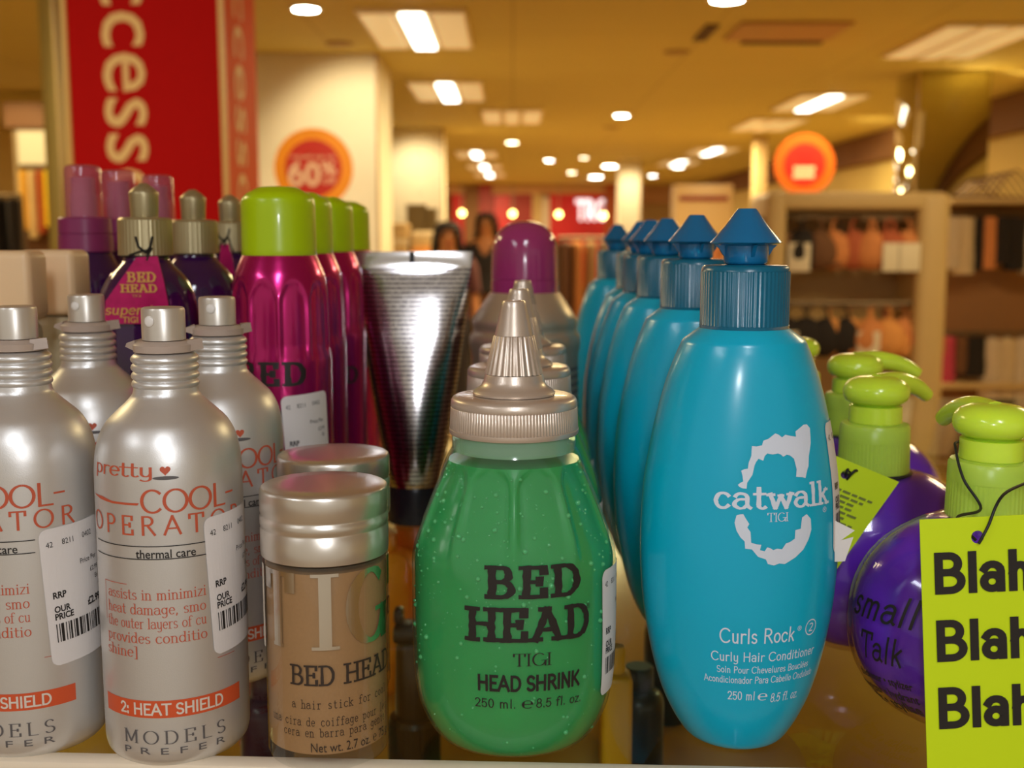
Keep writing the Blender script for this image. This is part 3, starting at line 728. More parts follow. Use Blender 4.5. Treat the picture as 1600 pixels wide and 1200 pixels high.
# wire hangers heaped on the top shelf
for i in range(7):
    px = 1512 + i * 17; z = zt + .064; x = xat(px, D2, z)
    b = tube(spline([(-.13, 0, .006), (0, 0, .10 + .012 * i), (.13, 0, .006)], 5) , .006, 6)
    tube([(-.13, 0, .006), (.13, 0, .006)], .006, 6, b)
    o = finish('coat_hanger', b, mat('dark_wire', (.16, .08, .05), .4, .6), loc=(x, D2 - .06 + .05 * i, z + .002)); o.rotation_euler = (0, 0, .12 - .04 * i)
    tag(o, f'dark spare hanger on the right rack top shelf, {("first","second","third","fourth","fifth","sixth","last")[i]} in the heap', 'hanger', 'spare hangers on the top shelf')

# garments hanging behind the purple cap, mid-store
D3 = 7.6
z3 = at(920, 372, D3).z
xa, xb = xat(872, D3, z3), xat(1210, D3, z3)
t = thing('garment_rail', 'low steel garment rail behind the blue bottles', 'clothes rail', ((xa + xb) / 2, D3, 0))
finish('bar', tube([(-(xb - xa) / 2, 0, z3), ((xb - xa) / 2, 0, z3)], .012, 10), M_steel, t)
for sx in (-1, 1):
    finish('upright', tube([(sx * (xb - xa) / 2, 0, .02), (sx * (xb - xa) / 2, 0, z3)], .014, 10), M_steel, t)
    finish('foot', box_bm(sx * (xb - xa) / 2 - .02, sx * (xb - xa) / 2 + .02, -.25, .25, 0, .03, .005), M_steel, t)
for i, (px, m, cn) in enumerate(((884, M_brn, 'brown'), (900, M_tan2, 'amber'), (922, M_beige, 'beige'), (946, M_grey, 'grey brown'), (968, M_beige, 'beige'), (992, M_brn, 'brown'), (1020, M_beige, 'beige'), (1050, M_grey, 'grey brown'), (1085, M_beige, 'beige'), (1120, M_tan1, 'tan'), (1160, M_brn, 'brown'), (1195, M_blk, 'black'))):
    garment((xat(px, D3, z3), D3, z3 + .012), .072, .55, .24, m, f'{cn} top on the low garment rail, {("first","second","third","fourth","fifth","sixth","seventh","eighth","ninth","tenth","eleventh","last")[i]} from the purple cap', 'top', 'tops on the low garment rail', 'knitted_top', seed=40 + i, rz=.15)
# table heaped with folded beige clothes and grey boxes, left of the women
D4 = 9.0
ztab = at(640, 398, D4).z
xa, xb = xat(590, D4, ztab), xat(692, D4, ztab)
t = thing('display_table', 'display table with folded clothes left of the women', 'table', ((xa + xb) / 2, D4 + .2, 0)); h4 = (xb - xa) / 2
finish('table_top', box_bm(-h4, h4, -.3, .3, ztab - .04, ztab, .005), M_tan, t)
for sx in (-1, 1):
    for sy in (-1, 1): finish('leg', box_bm(sx * (h4 - .04) - .02, sx * (h4 - .04) + .02, sy * .26 - .02, sy * .26 + .02, 0, ztab - .04), M_steel, t)
for i, (dx, dz, m, cn) in enumerate(((-.13, 0, M_beige, 'beige'), (-.13, .062, M_ivory, 'ivory'), (-.13, .124, M_beige, 'beige'), (.12, 0, M_tan2, 'amber'), (.12, .062, M_beige, 'beige'), (-.13, .186, M_beige, 'beige'), (.12, .124, M_ivory, 'ivory'))):
    o = finish('folded_jumper', box_bm(-.115, .115, -.14, .14, 0, .06, .024, 3), m, loc=((xa + xb) / 2 + dx, D4 + .18, ztab + .001 + dz))
    tag(o, f'{cn} folded jumper, {("bottom of the first pile","second up in the first pile","third up in the first pile","bottom of the second pile","middle of the second pile","top of the first pile","top of the second pile")[i]} on the display table', 'jumper', 'folded jumpers on the display table')
D5 = 11.5
zc_ = at(655, 372, D5).z
xa, xb = xat(626, D5, zc_), xat(690, D5, zc_)
t = thing('wall_counter', 'narrow counter before the second lit pillar', 'counter', ((xa + xb) / 2, D5 + .2, 0)); h5 = (xb - xa) / 2
finish('carcass', box_bm(-h5, h5, -.2, .2, 0, zc_ - .03, .004), M_tan, t); finish('worktop', box_bm(-h5 - .01, h5 + .01, -.21, .21, zc_ - .03, zc_, .004), M_panel, t)
for px, wpx, hpx, lab in ((650, 29, 52, 'taller grey box on the counter before the lit pillar'), (674, 16, 46, 'smaller grey box on the counter before the lit pillar')):
    wq = wpx / F * D5; hq = hpx / F * D5
    o = thing('storage_box', lab, 'box', (xat(px, D5, zc_), D5 + .1, zc_), 0, 'grey boxes on the counter')
    finish('carton', box_bm(-wq / 2, wq / 2, -.09, .09, .001, hq - .03, .006), mat('grey_olive_card', (.24, .17, .07), .7), o)
    finish('lid', box_bm(-wq / 2 - .005, wq / 2 + .005, -.095, .095, hq - .03, hq, .005), mat('grey_olive_lid', (.27, .2, .09), .7), o)
# display bay on the far left
D6 = 10.0
za = at(55, 256, D6).z
t = thing('display_bay', 'lit cream header bay with brown pelmet at the left edge', 'display bay', (at(53, 300, D6).x, D6, 0))
wb = 64 / F * D6 / 2
finish('header_panel', box_bm(-wb, wb, .1, .2, za, at(55, 196, D6).z, .004), M_white, t, smooth=False)
finish('pelmet', box_bm(-wb - .05, wb, .0, .2, at(55, 199, D6).z, at(55, 160, D6).z, .004), M_brown, t, smooth=False)
finish('back_panel', box_bm(-wb, wb, .18, .22, 0, za, .004), M_brown, t, smooth=False)
for sx in (-1, 1): finish('side_post', box_bm(sx * wb - .02, sx * wb + .02, .1, .24, 0, za + .3, .004), M_tan, t, smooth=False)
rail([(t.location.x - wb + .02, D6 + .05, za - .03), (t.location.x + wb - .02, D6 + .05, za - .03)], 'short rail of bright dresses under the lit header at left')
for i, (px, col, cn, ht) in enumerate(((32, (.80, .42, .05), 'ochre', .55), (45, (.75, .52, .22), 'cream and gold', .62), (58, (.45, .09, .02), 'rust', .58), (70, (1.0, .62, .02), 'yellow', .52), (80, (.95, .28, .03), 'orange', .66))):
    garment((xat(px, D6, za), D6 + .05, za - .018), .066, ht, .12, cloth('dress%d' % i, col), f'{cn} dress under the lit header at the left edge, {("first","second","third","fourth","last")[i]} on its rail', 'dress', 'bright dresses at left', 'dress', seed=60 + i)
D7 = 7.5
z7 = at(10, 305, D7).z
x7 = xat(8, D7, z7)
t = thing('garment_rail', 'low garment rail cut off by the left edge', 'clothes rail', (x7, D7, 0))
finish('bar', tube([(-.22, 0, z7), (.10, 0, z7)], .012, 10), M_steel, t)
for sx in (-.22, .10): finish('upright', tube([(sx, 0, 0), (sx, 0, z7)], .014, 10), M_steel, t)
for i, (dx, m, cn) in enumerate(((-.14, M_brn, 'brown'), (-.03, M_blk, 'black'), (.06, M_blk, 'black'))):
    garment((x7 + dx, D7, z7 + .012), .080, .5, .2, m, f'{cn} jacket on the rail at the left edge, {("outermost","middle","innermost")[i]}', 'jacket', 'jackets at the left edge', 'jacket', seed=70 + i)

# ------------------------------------------------------------------ two women among the racks
M_skin = mat('skin', (.40, .15, .045), .55, sss=.15, ssr=(1, .4, .2)); M_hair = mat('dark_hair', (.014, .008, .006), .85, var=.3, vscale=120)
M_top = mat('black_top', (.012, .008, .009), .8); M_trouser = mat('dark_trousers', (.03, .025, .03), .8); M_eye = mat('eye_dark', (.02, .015, .01), .3); M_lip = mat('lips', (.36, .07, .05), .5)
def skin_mesh(name, verts, edges, radii, m, parent, root=0, sub=2):
    me = bpy.data.meshes.new(name); me.from_pydata(verts, edges, []); me.materials.append(m)
    o = bpy.data.objects.new(name, me); COL.objects.link(o); o.parent = parent
    md = o.modifiers.new('skin', 'SKIN'); md.use_smooth_shade = True
    for i, r in enumerate(radii):
        d = me.skin_vertices[0].data[i]; d.radius = r if isinstance(r, tuple) else (r, r); d.use_root = (i == root)
    s = o.modifiers.new('sub', 'SUBSURF'); s.levels = sub; s.render_levels = sub
    return o
def woman(loc, H, label, rz, top_m, vneck, bottoms):
    t = thing('person', label, 'person', loc, rz); k = H / 1.65
    V = [(0, 0, .93), (0, 0, 1.08), (0, .005, 1.24), (0, .005, 1.36), (0, -.01, 1.43),        # pelvis .. neck
         (.15, .01, 1.35), (.20, .02, 1.10), (.21, -.05, .88), (.21, -.08, .80),
         (-.15, .01, 1.35), (-.20, .02, 1.10), (-.21, -.05, .88), (-.21, -.08, .80),
         (.085, 0, .86), (.09, -.01, .48), (.09, .02, .09), (.10, -.10, .035),
         (-.085, 0, .86), (-.09, -.01, .48), (-.09, .02, .09), (-.10, -.10, .035)]
    Rr = [(.15, .11), (.125, .095), (.14, .105), (.11, .08), .05, .055, .042, .032, .028, .055, .042, .032, .028, .09, .058, .04, .035, .09, .058, .04, .035]
    E = [(0, 1), (1, 2), (2, 3), (3, 4), (3, 5), (5, 6), (6, 7), (7, 8), (3, 9), (9, 10), (10, 11), (11, 12), (0, 13), (13, 14), (14, 15), (15, 16), (0, 17), (17, 18), (18, 19), (19, 20)]
    V = [Vector(v) * k for v in V]
    # fingers and thumb, each its own chain from the palm
    for wi, sx in ((8, 1), (12, -1)):
        p = V[wi]
        for j, (oy, ln) in enumerate(((-.028, .062), (-.010, .072), (.008, .068), (.024, .052))):
            b = len(V); V += [p + Vector((0, oy * .6, -.03)) * k, p + Vector((-sx * .006, oy, -.03 - ln * .5)) * k, p + Vector((-sx * .018, oy - .006, -.03 - ln)) * k]
            Rr += [.0095, .0085, .0075]; E += [(wi, b), (b, b + 1), (b + 1, b + 2)]
        b = len(V); V += [p + Vector((-sx * .012, -.03, -.006)) * k, p + Vector((-sx * .016, -.052, -.038)) * k]; Rr += [.010, .0085]; E += [(wi, b), (b, b + 1)]
    # head belongs to the same skin
    b = len(V); V += [Vector((0, -.02, 1.50)) * k, Vector((0, -.015, 1.57)) * k, Vector((0, -.005, 1.615)) * k]; Rr += [(.066, .078), (.074, .090), (.05, .06)]; E += [(4, b), (b, b + 1), (b + 1, b + 2)]
    Rr = [tuple(x * k for x in r) if isinstance(r, tuple) else r * k for r in Rr]
    skin_mesh('body', V, E, Rr, M_skin, t)
    # face
    for sx in (-1, 1):
        b_ = bmesh.new(); bmesh.ops.create_uvsphere(b_, u_segments=10, v_segments=8, radius=.011 * k); bmesh.ops.translate(b_, verts=b_.verts, vec=Vector((sx * .028, -.098, 1.55)) * k); finish('eye', b_, M_eye, t)
        b_ = bmesh.new(); bmesh.ops.create_uvsphere(b_, u_segments=10, v_segments=8, radius=.018 * k)
        for v in b_.verts: v.co = Vector((v.co.x * .5 + sx * .078 * k, v.co.y + .0 * k, v.co.z * 1.4 + 1.54 * k))
        finish('ear', b_, M_skin, t)
    b_ = bmesh.new(); bmesh.ops.create_uvsphere(b_, u_segments=10, v_segments=8, radius=.014 * k)
    for v in b_.verts: v.co = Vector((v.co.x, v.co.y * 1.3 - .105 * k, v.co.z * 1.8 + 1.525 * k))
    finish('nose', b_, M_skin, t)
    b_ = bmesh.new(); bmesh.ops.create_uvsphere(b_, u_segments=12, v_segments=8, radius=.022 * k)
    for v in b_.verts: v.co = Vector((v.co.x, v.co.y * .4 - .096 * k, v.co.z * .35 + 1.483 * k))
    finish('mouth', b_, M_lip, t)
    # long dark hair: a cap that falls to the shoulders, open over the face
    b_ = bmesh.new(); rings = []
    for z, rx, ry, yo, op in ((1.655, .02, .02, .0, 0), (1.648, .06, .065, .0, 0), (1.62, .092, .105, .005, 0), (1.585, .104, .115, .01, 34), (1.54, .110, .112, .018, 44), (1.48, .116, .105, .03, 50), (1.42, .122, .098, .04, 56), (1.36, .125, .09, .05, 66), (1.28, .11, .075, .07, 80), (1.22, .08, .05, .085, 95)):
        ring = []
        for i in range(33):
            th = math.radians(op + (360 - 2 * op) * i / 32); wv = 1 + .04 * math.sin(9 * th + 20 * z)
            ring.append(b_.verts.new(Vector((rx * wv * math.sin(th), -ry * wv * math.cos(th) + yo - .012, z)) * k))
        rings.append(ring)
    for p_, q_ in zip(rings, rings[1:]):
        for i in range(32): b_.faces.new((p_[i], p_[i + 1], q_[i + 1], q_[i]))
    o = finish('hair', b_, M_hair, t, angle=80); sm = o.modifiers.new('thick', 'SOLIDIFY'); sm.thickness = .022 * k; sm.offset = -1
    # clothes: top and trousers follow the body
    rows = [(.90, .172, .135), (1.0, .150, .115), (1.08, .142, .108), (1.18, .160, .125), (1.26, .166, .130), (1.33, .172, .105), (1.385, .13, .085), (1.40, .085, .07)]
    b_ = lathe([(z * k, a * k, c * k) for z, a, c in curve_rows(rows, 3)], 48, cap0=False, cap1=False)
    if vneck:
        kill = [f for f in b_.faces if (lambda c: c.y < 0 and c.z > 1.24 * k and abs(c.x) < (c.z - 1.235 * k) * .62)(f.calc_center_median())]
        bmesh.ops.delete(b_, geom=kill, context='FACES')
    o = finish('top', b_, top_m, t, angle=80); sm = o.modifiers.new('thick', 'SOLIDIFY'); sm.thickness = .004
    for sx in (-1, 1):
        finish('sleeve', tube([Vector((sx * .13, .008, 1.345)) * k, Vector((sx * .165, .012, 1.30)) * k, Vector((sx * .203, .02, 1.12)) * k], [.074 * k, .070 * k, .054 * k], 16, caps=False), top_m, t)
        finish('trouser_leg', tube([Vector((sx * .075, 0, .93)) * k, Vector((sx * .088, -.005, .75)) * k, Vector((sx * .09, -.01, .48)) * k, Vector((sx * .09, .02, .10)) * k], [.105 * k, .098 * k, .072 * k, .06 * k], 16, caps=True), bottoms, t)
        finish('shoe', box_bm(sx * .095 * k - .045, sx * .095 * k + .045, -.17 * k, .07 * k, .0, .075, .03, 3), M_blk, t)
    return t
woman((xat(699, 8.3, 1.5), 8.3, 0), 1.61, 'woman with long dark hair framing her face, head seen above the silver tube', .15, cloth('plum', (.10, .03, .03)), False, M_trouser)
woman((xat(760, 11.2, 1.5), 11.2, 0), 1.735, 'woman with long dark hair wearing a low-necked black top', -.1, M_top, True, M_trouser)

# ================================================================== the shelf and what stands on it
M_glass = film('shelf_glass', (.90, .97, .92), .02, 1.5)
M_rail = mat('cream_rail', (.78, .66, .50), .4)
M_lower = mat('amber_board', (.70, .33, .05), .22, var=.12, vscale=9)
M_leg = mat('unit_metal', (.3, .24, .16), .35, .8)
RZ = -.045
t = thing('display_shelf', 'glass shelf with cream front rail carrying the hair products', 'shelf', (0, .405, 0), RZ)
finish('glass_panel', box_bm(-1.0, 1.0, 0, 1.0, S - .008, S, .0012), M_glass, t)
finish('front_rail', box_bm(-1.0, 1.0, -.010, -.0005, S - .042, S + .0012, .002), M_rail, t)
finish('lower_shelf', box_bm(-1.0, 1.0, 0, 1.25, S - .150, S - .130, .002), M_lower, t)
finish('plinth', box_bm(-.98, .98, .02, 1.23, 0, S - .150, .004), M_tan, t)
for sx in (-1, 1):
    for sy in (.03, .95): finish('post', box_bm(sx * .98 - .012, sx * .98 + .012, sy, sy + .024, S - .130, S - .008, .002), M_leg, t)

INK = mat('black_ink', (.016, .013, .012), .45); INKG = mat('grey_ink', (.10, .09, .09), .5); WHT = mat('white_ink', (.62, .68, .78), .5); ORA = mat('orange_ink', (.50, .085, .035), .5); ORB = mat('orange_band', (.60, .085, .025), .4)
PAPER = mat('sticker_paper', (.70, .66, .64), .55); SILV = mat('mirror_foil', (.78, .74, .68), .22, 1.0)
def price_sticker(sf, parent, th, zc, wd, ht, tilt=0., m=PAPER, off=.00025, bar=True):
    rx = sf.R(zc)[0]; ct, st = math.cos(tilt), math.sin(tilt)
    def plc(u, v, o):
        a, b = u * ct - v * st, u * st + v * ct
        return sf.P(th + a / rx, zc + b, o)
    pr = Print(); pr.add([rrect2d(-wd / 2, wd / 2, -ht / 2, ht / 2, .0032)], m, plc, .0015, .004, lift=off)
    o = pr.done('price_sticker', parent)
    pr = Print(); q = wd / .028
    def put(s, x, y, h, bold=0., sx=.85):
        pc, w_ = sans_text(s, bold); pr.add(pc, INK, plc, .0015, 0, xf=lambda a, b: ((x + a * h * sx) * q, y + b * h), lift=off + .00012)
    k = ht / .052
    put('42', -.0118, .0190 * k, .0021); put('8211', -.0058, .0192 * k, .0021); put('0402', .0030, .0194 * k, .0021)
    put('Price Per', .0010, .0098 * k, .0020); put('£2.99', .0058, .0054 * k, .0018); put('Ea', .0085, .0020 * k, .0018)
    put('RRP', -.0112, -.0005 * k, .0024, .03); put('OUR', -.0112, -.0058 * k, .0023, .03); put('PRICE', -.0112, -.0086 * k, .0023, .03); put('£2.99', .0030, -.0070 * k, .0028, .03)
    if bar: pr.add(barcode2d(-.0112 * q, .0112 * q, -.0172 * k, -.0102 * k), INK, plc, 0, 0, lift=off + .00012)
    pr.done('sticker_print', o)
    return o

# ---- silver spray bottles ------------------------------------------------------------
M_alu = mat('satin_silver', (.67, .655, .635), .38, .66, coat=.25, coat_rough=.25, bump=.06, bscale=2600, var=.02)
M_aluc = mat('silver_cap', (.66, .62, .56), .34, .6, var=.02)
M_clip = mat('frosted_clip', (.62, .50, .42), .35, trans=.35, var=.02)
M_noz = mat('nozzle_insert', (.75, .72, .68), .4)
body_rows = [(0, .0228), (.001, .0245), (.004, .0266), (.008, .0272), (.05, .0273), (.09, .0272), (.108, .0271), (.1134, .0268), (.1202, .0256), (.1269, .0226), (.1320, .0178), (.1352, .0144), (.138, .0122), (.1405, .0117)]
def silver_rows():
    return curve_rows(body_rows, 5)
p0 = shelf_at(272, .425); p0.x = xat(262, .422, S + .1)
spray = thing('spray_bottle', 'x', 'spray bottle', p0, 0, 'silver spray bottles')
finish('bottle', lathe(silver_rows(), 72), M_alu, spray)
thr = [(.1398, .0113)]
for i in range(4):
    z = .1402 + i * .0031; thr += [(z, .0117), (z + .0006, .0123), (z + .0014, .0125), (z + .0022, .0122), (z + .0029, .0115)]
thr += [(.1530, .0108), (.1532, .008)]
finish('threaded_collar', lathe(thr, 56), M_alu, spray)
b = lathe([(.1533, .0092), (.1536, .0112), (.1562, .0114), (.1575, .0098), (.1577, .008)], 40)
for sx, a in ((-1, 0), (1, 0)):
    vs = [b.verts.new((sx * x, y, z)) for x, y, z in ((.0098, -.004, .1538), (.0098, .004, .1538), (.0098, .004, .158), (.0098, -.004, .158), (.0148, 0, .1545 if sx > 0 else .1552), (.0142, 0, .1585 if sx > 0 else .1566))]
    for f in ((0, 1, 4), (1, 2, 5, 4), (2, 3, 5), (3, 0, 4, 5), (0, 3, 2, 1)): b.faces.new([vs[i] for i in f])
finish('locking_clip', b, M_clip, spray)
finish('spray_head', lathe([(.1578, .0072), (.158, .0080), (.1688, .0080), (.1698, .0077), (.1702, .0070), (.1700, .003)], 48), M_aluc, spray)
b = bmesh.new(); bmesh.ops.create_uvsphere(b, u_segments=14, v_segments=10, radius=.0021)
for v in b.verts: v.co = Vector((v.co.x, v.co.y * .35, v.co.z))
bmesh.ops.translate(b, verts=b.verts, vec=(0, -.0080, .1652)); bmesh.ops.rotate(b, verts=b.verts, matrix=Matrix.Rotation(-.32 + .28 - .35, 3, 'Z'), cent=(0, 0, 0))
finish('nozzle', b, M_noz, spray)
sf = Surf(silver_rows(), p0); pr = Print()
deco = lambda s, th_=.12, tn=.05, tr=.0: stroke_text(s, th_, tn, serif=0, track=tr)
sf.fit(pr, deco('pretty', .11, .07, -.04), ORA, 151, 240, 722, 746, xc=240)
th, z = sf.pick(258, 735); pr.add([heart2d(0, 0, .0019)], ORA, lambda u, v, o: sf.P(th + u / .027, z + v, o), .001, lift=.00012)
th2, z2_ = sf.pick(259, 747); pr.add([disc2d(0, 0, .0046, .0007)], INKG, lambda u, v, o: sf.P(th2 + u / .027, z2_ + v, o), .001, lift=.00012)
sf.fit(pr, deco('COOL-', .13, .08, .0), ORA, 219, 363, 762, 800, xc=285)
sf.fit(pr, deco('OPERATOR', .13, .08, .34), ORA, 151, 371, 806, 837, xc=250)
ta, za_ = sf.pick(153, 772); tb, zb_ = sf.pick(216, 788)
pr.add([strip2d([(0, 0), (.3, -.75), (.6, -1.0), (1, -1.02)], lambda a, b: .62 if b > -.5 else .4)], ORA, lambda u, v, o: sf.P(ta + (tb - ta) * u, za_ + (za_ - zb_) * 1.1 * v * .9, o), .06, lift=.00012)
for yy in (854, 874):
    tq, zq = sf.pick(250, yy); t1, t2_ = sf.theta(154, zq), sf.theta(330, zq)
    pr.add([rect2d(0, 1, -.00018, .00018)], INK, lambda u, v, o: sf.P(t1 + (t2_ - t1) * u, zq + v, o), .03, lift=.00012)
sf.fit(pr, sans_text('thermal care', .01), INK, 212, 306, 859, 872, xc=258)
for s_, xr, yb in (('assists in minimizi', 322, 938), ('heat damage, smo', 322, 961), ('the outer layers of cu', 323, 983), ('provides conditio', 324, 1006), ('shine]', 216, 1028)):
    sf.fit(pr, stroke_text(s_, .10, .045, serif=1.25, sw=.045, track=.02), ORA, 170, xr, yb - 17, yb, xc=250)
tq, zq = sf.pick(165, 905); tr_, zr_ = sf.pick(198, 905); zb2 = sf.pick(168, 965)[1]
pr.add([rect2d(0, 1, 0, .00022)], ORA, lambda u, v, o: sf.P(tq + (tr_ - tq) * u, zq + v, o), .05, lift=.00012)
pr.add([rect2d(0, .00022, zb2 - zq, 0)], ORA, lambda u, v, o: sf.P(tq + u / .027, zq + v, o), lift=.00012)
tq3, zq3 = sf.pick(340, 1028); tr3 = sf.theta(366, zq3)
pr.add([rect2d(0, 1, 0, .00022)], ORA, lambda u, v, o: sf.P(tq3 + (tr3 - tq3) * u, zq3 + v, o), .05, lift=.00012)
za3 = sf.pick(271, 1094)[1]; zb3 = sf.pick(271, 1121)[1]; ta3 = sf.theta(170, zb3); tb3 = sf.theta(374, zb3)
pr.add([rect2d(0, 1, zb3, za3)], ORB, lambda u, v, o: sf.P(ta3 + (tb3 - ta3) * u, v, o), .02, lift=.0001)
sf.fit(pr, plain('2: HEAT SHIELD', .17, .03), mat('silver_ink', (.66, .58, .50), .5), 190, 348, 1098, 1117, xc=270, off=.0002)
sf.fit(pr, stroke_text('MODELS', .12, .04, sw=.04, track=.30), INKG, 195, 352, 1141, 1162, xc=272)
sf.fit(pr, sans_text('PREFER', .0, 1.9), INKG, 196, 352, 1168, 1178, xc=272)
pr.done('printed_lettering', spray)
thS, zS = sf.pick(349, 905)

spray['label'] = 'silver spray bottle in full view beside the hair sticks'
b_ = shelf_at(0, .43); b_.x = xat(33, .428, S + .1); b_.y = .431
left_ = dup(spray, b_, -.32, 'silver spray bottle cut off by the left edge, its price sticker in full view')
sfl = Surf(silver_rows(), b_, -.32); thl, zl = sfl.pick(112, 925)
price_sticker(sfl, left_, thl + .14, zl, .028, .053, .05)
c_ = Vector((xat(137, .520, S + .15), .520, S)); dup(spray, c_, .12, 'silver spray bottle standing behind and between the two front ones')
d_ = Vector((xat(341, .500, S + .15), .500, S)); dup(spray, d_, .30, 'silver spray bottle behind the front one, close to the pink can')
price_sticker(sf, spray, thS + .27, zS - .001, .028, .053, .05)

# ---- hair sticks ---------------------------------------------------------------------
M_kraft = mat('kraft_label', (.36, .185, .068), .42, coat=.5, coat_rough=.15, var=.10, vscale=900, bump=.05, bscale=900)
M_lid = mat('brushed_lid', (.72, .67, .60), .30, .85, var=.02)
M_clear = film('clear_plastic', (.94, .95, .94), .06, 1.45, .05, (.5, .55, .48))
ph = Vector((xat(507, .418, S + .09), .418, S))
stick = thing('hair_stick', 'brown labelled hair stick tub with silver lid, standing in front', 'hair stick', ph, 0, 'hair sticks')
finish('jar', lathe([(0, .0212), (.0012, .0224), (.003, .0230), (.078, .0230)], 72), M_clear, stick)
finish('label', lathe([(.0075, .0226), (.0755, .0226)], 72, cap0=True, cap1=True), M_kraft, stick)
lid_rows = [(.0785, .0226), (.0787, .0238), (.0805, .0240), (.0815, .0240), (.0885, .0240), (.0890, .0236), (.0897, .0236), (.0902, .0240), (.0930, .0240), (.0936, .0235), (.0944, .0235), (.0950, .0239), (.1026, .0239), (.1036, .0236), (.1042, .0228), (.1045, .015), (.1046, .002)]
finish('lid', lathe(lid_rows, 80), M_lid, stick, angle=50)
sf = Surf([(0, .0231), (.1, .0231)], ph); pr = Print()
def fit_at(sf, pr, pw, m, thc, h, zb, sx=1., off=.00015, cu=.0012):
    pc, wd = pw; rx = sf.R(zb)[0]
    pr.add(pc, m, lambda u, v, o: sf.P(thc + u / rx, zb + v, o), cu, 0, xf=lambda a, b: ((a - wd / 2) * h * sx, b * h), lift=off)
zt_, zb_ = sf.pick(515, 897)[1], sf.pick(515, 1016)[1]; hT = zt_ - zb_
for ch, px, sx in (('T', 434, .62), ('I', 508, .66), ('G', 578, .74)):
    fit_at(sf, pr, stroke_text(ch, .24, .06, sw=.045, serif=1.0 if ch != 'I' else 1.7), SILV, sf.theta(px, (zt_ + zb_) / 2), hT, zb_, sx)
fit_at(sf, pr, stroke_text('I', .26, .05, sw=.035, serif=1.1), SILV, sf.theta(584, .06) + 1.0, hT, zb_, .82)
M_dinkb = mat('brown_black_ink', (.035, .022, .016), .5)
sf.fit(pr, stroke_text('BED HEAD', .16, .09, serif=1.6, sw=.09, track=.10, rough=.14), M_dinkb, 455, 604, 1040, 1072, xc=500, off=.00015)
for s_, xl, xr, yb in (('a hair stick for cool', 456, 601, 1108), ('una cira de coiffage pour les', 428, 602, 1135), ('cera en barra para gente', 444, 600, 1152)):
    sf.fit(pr, stroke_text(s_, .085, .07, serif=1.5, sw=.065, mono=.66, rough=.08), M_dinkb, xl, xr, yb - 14, yb, xc=510, off=.00015)
sf.fit(pr, sans_text('Net wt. 2.7 oz. ℮ 75 g', .0), M_dinkb, 486, 603, 1160, 1174, xc=525, off=.00015)
pr.done('printed_lettering', stick)
M_edge = mat('pale_label_edge', (.66, .6, .52), .5)
pr = Print(); t_a = sf.theta(416, .06)
pr.add([rrect2d(-.0022, .0022, -.016, .016, .001)], M_edge, lambda u, v, o: sf.P(t_a + u / .023 - .12, .060 + v, o), .001, lift=.0004)
pr.done('price_sticker', stick)
dup(stick, (xat(521, .479, S + .1), .479, S), .12, 'brown hair stick tub behind the other one, only its silver lid showing')

# ---- green gel bottles ---------------------------------------------------------------
M_gel = mat('green_gel', (.012, .40, .10), .22, trans=.32, sss=.35, ssr=(.35, 1, .4), coat=.0, var=.10, vscale=60, bump=.15, bscale=70)
M_bub = mat('gel_bubble', (.09, .56, .21), .10, trans=.3, coat=.6)
M_shell = film('clear_bottle', (.92, .98, .93), .13, 1.55, .06, (.35, .75, .45))
M_neck = film('milky_neck', (.80, .95, .84), .15, 1.42, .38, (.42, .68, .48))
M_pearl = mat('pearl_cap', (.62, .52, .43), .34, .55, coat=.2, var=.02, bump=.04, bscale=1500)
gel_rows = [(0, .0262, .0215), (.0012, .0285, .0232), (.0045, .0318, .0252), (.010, .0350, .0272), (.018, .0378, .0288), (.030, .0393, .0298), (.050, .0398, .0302), (.068, .0398, .0302), (.0775, .0396, .0301), (.084, .0386, .0297), (.0915, .0358, .0284), (.1004, .0320, .0264), (.108, .0284, .0250), (.1130, .0258, .0242), (.1155, .0243, .0240)]
GR = curve_rows(gel_rows, 4)
def flute(th, z, amp=.055):
    w_ = max(0., min(1., (z - .074) / .012)) * max(0., min(1., (.1135 - z) / .006))
    if w_ <= 0: return 1.
    q = abs(((th / (2 * PI) * 10 + .5) % 1) - .5) * 2          # 0 on a ridge, 1 mid-panel
    w_ *= max(0., min(1., ((.1145 - .010 * (1 - q) ** 2 * 1.0) - z) / .003))
    return 1 - amp * w_ * (1 if q > .24 else (q / .24) ** 1.5)
pg = Vector((xat(803, .43, S + .09), .43, S))
gel = thing('gel_bottle', 'green gel bottle with silver cone cap, foremost of its row', 'gel bottle', pg, .0, 'green gel bottles')
finish('bottle', lathe(GR + [(.1165, .0236, .0236), (.1195, .0236, .0236)], 260, flute), M_shell, gel, angle=60)
inner = [(z + (.0012 if i == 0 else 0), rx - .0011, ry - .0011) for i, (z, rx, ry) in enumerate(GR) if z < .113]
finish('gel', lathe(inner, 200, flute), M_gel, gel, angle=60)
finish('neck', lathe([(.1150, .0222), (.1155, .0236), (.1185, .0238), (.1218, .0238)], 64), M_neck, gel)
sfi = Surf([(z, a, b) for z, a, b in inner], (0, 0, 0), 0, flute)
b = bmesh.new(); rr = random.Random(5)
for i in range(330):
    th = rr.uniform(-1.5, 1.5); z = rr.choice((rr.uniform(.004, .112), rr.uniform(.06, .112))); r = .00022 + .00095 * rr.random() ** 3
    q = bmesh.new(); bmesh.ops.create_icosphere(q, subdivisions=2, radius=r); bmesh.ops.translate(q, verts=q.verts, vec=sfi.P(th, z, r * .1)); join(b, q)
o = finish('bubbles', b, M_bub, gel); o['kind'] = 'stuff'
def knurl(n, d): return lambda th, z: 1 - d * (.5 + .5 * math.cos(n * th))
b = lathe([(.1216, .0232), (.1218, .0246), (.1226, .0249), (.1236, .0249), (.1238, .0246)], 240, cap1=False)
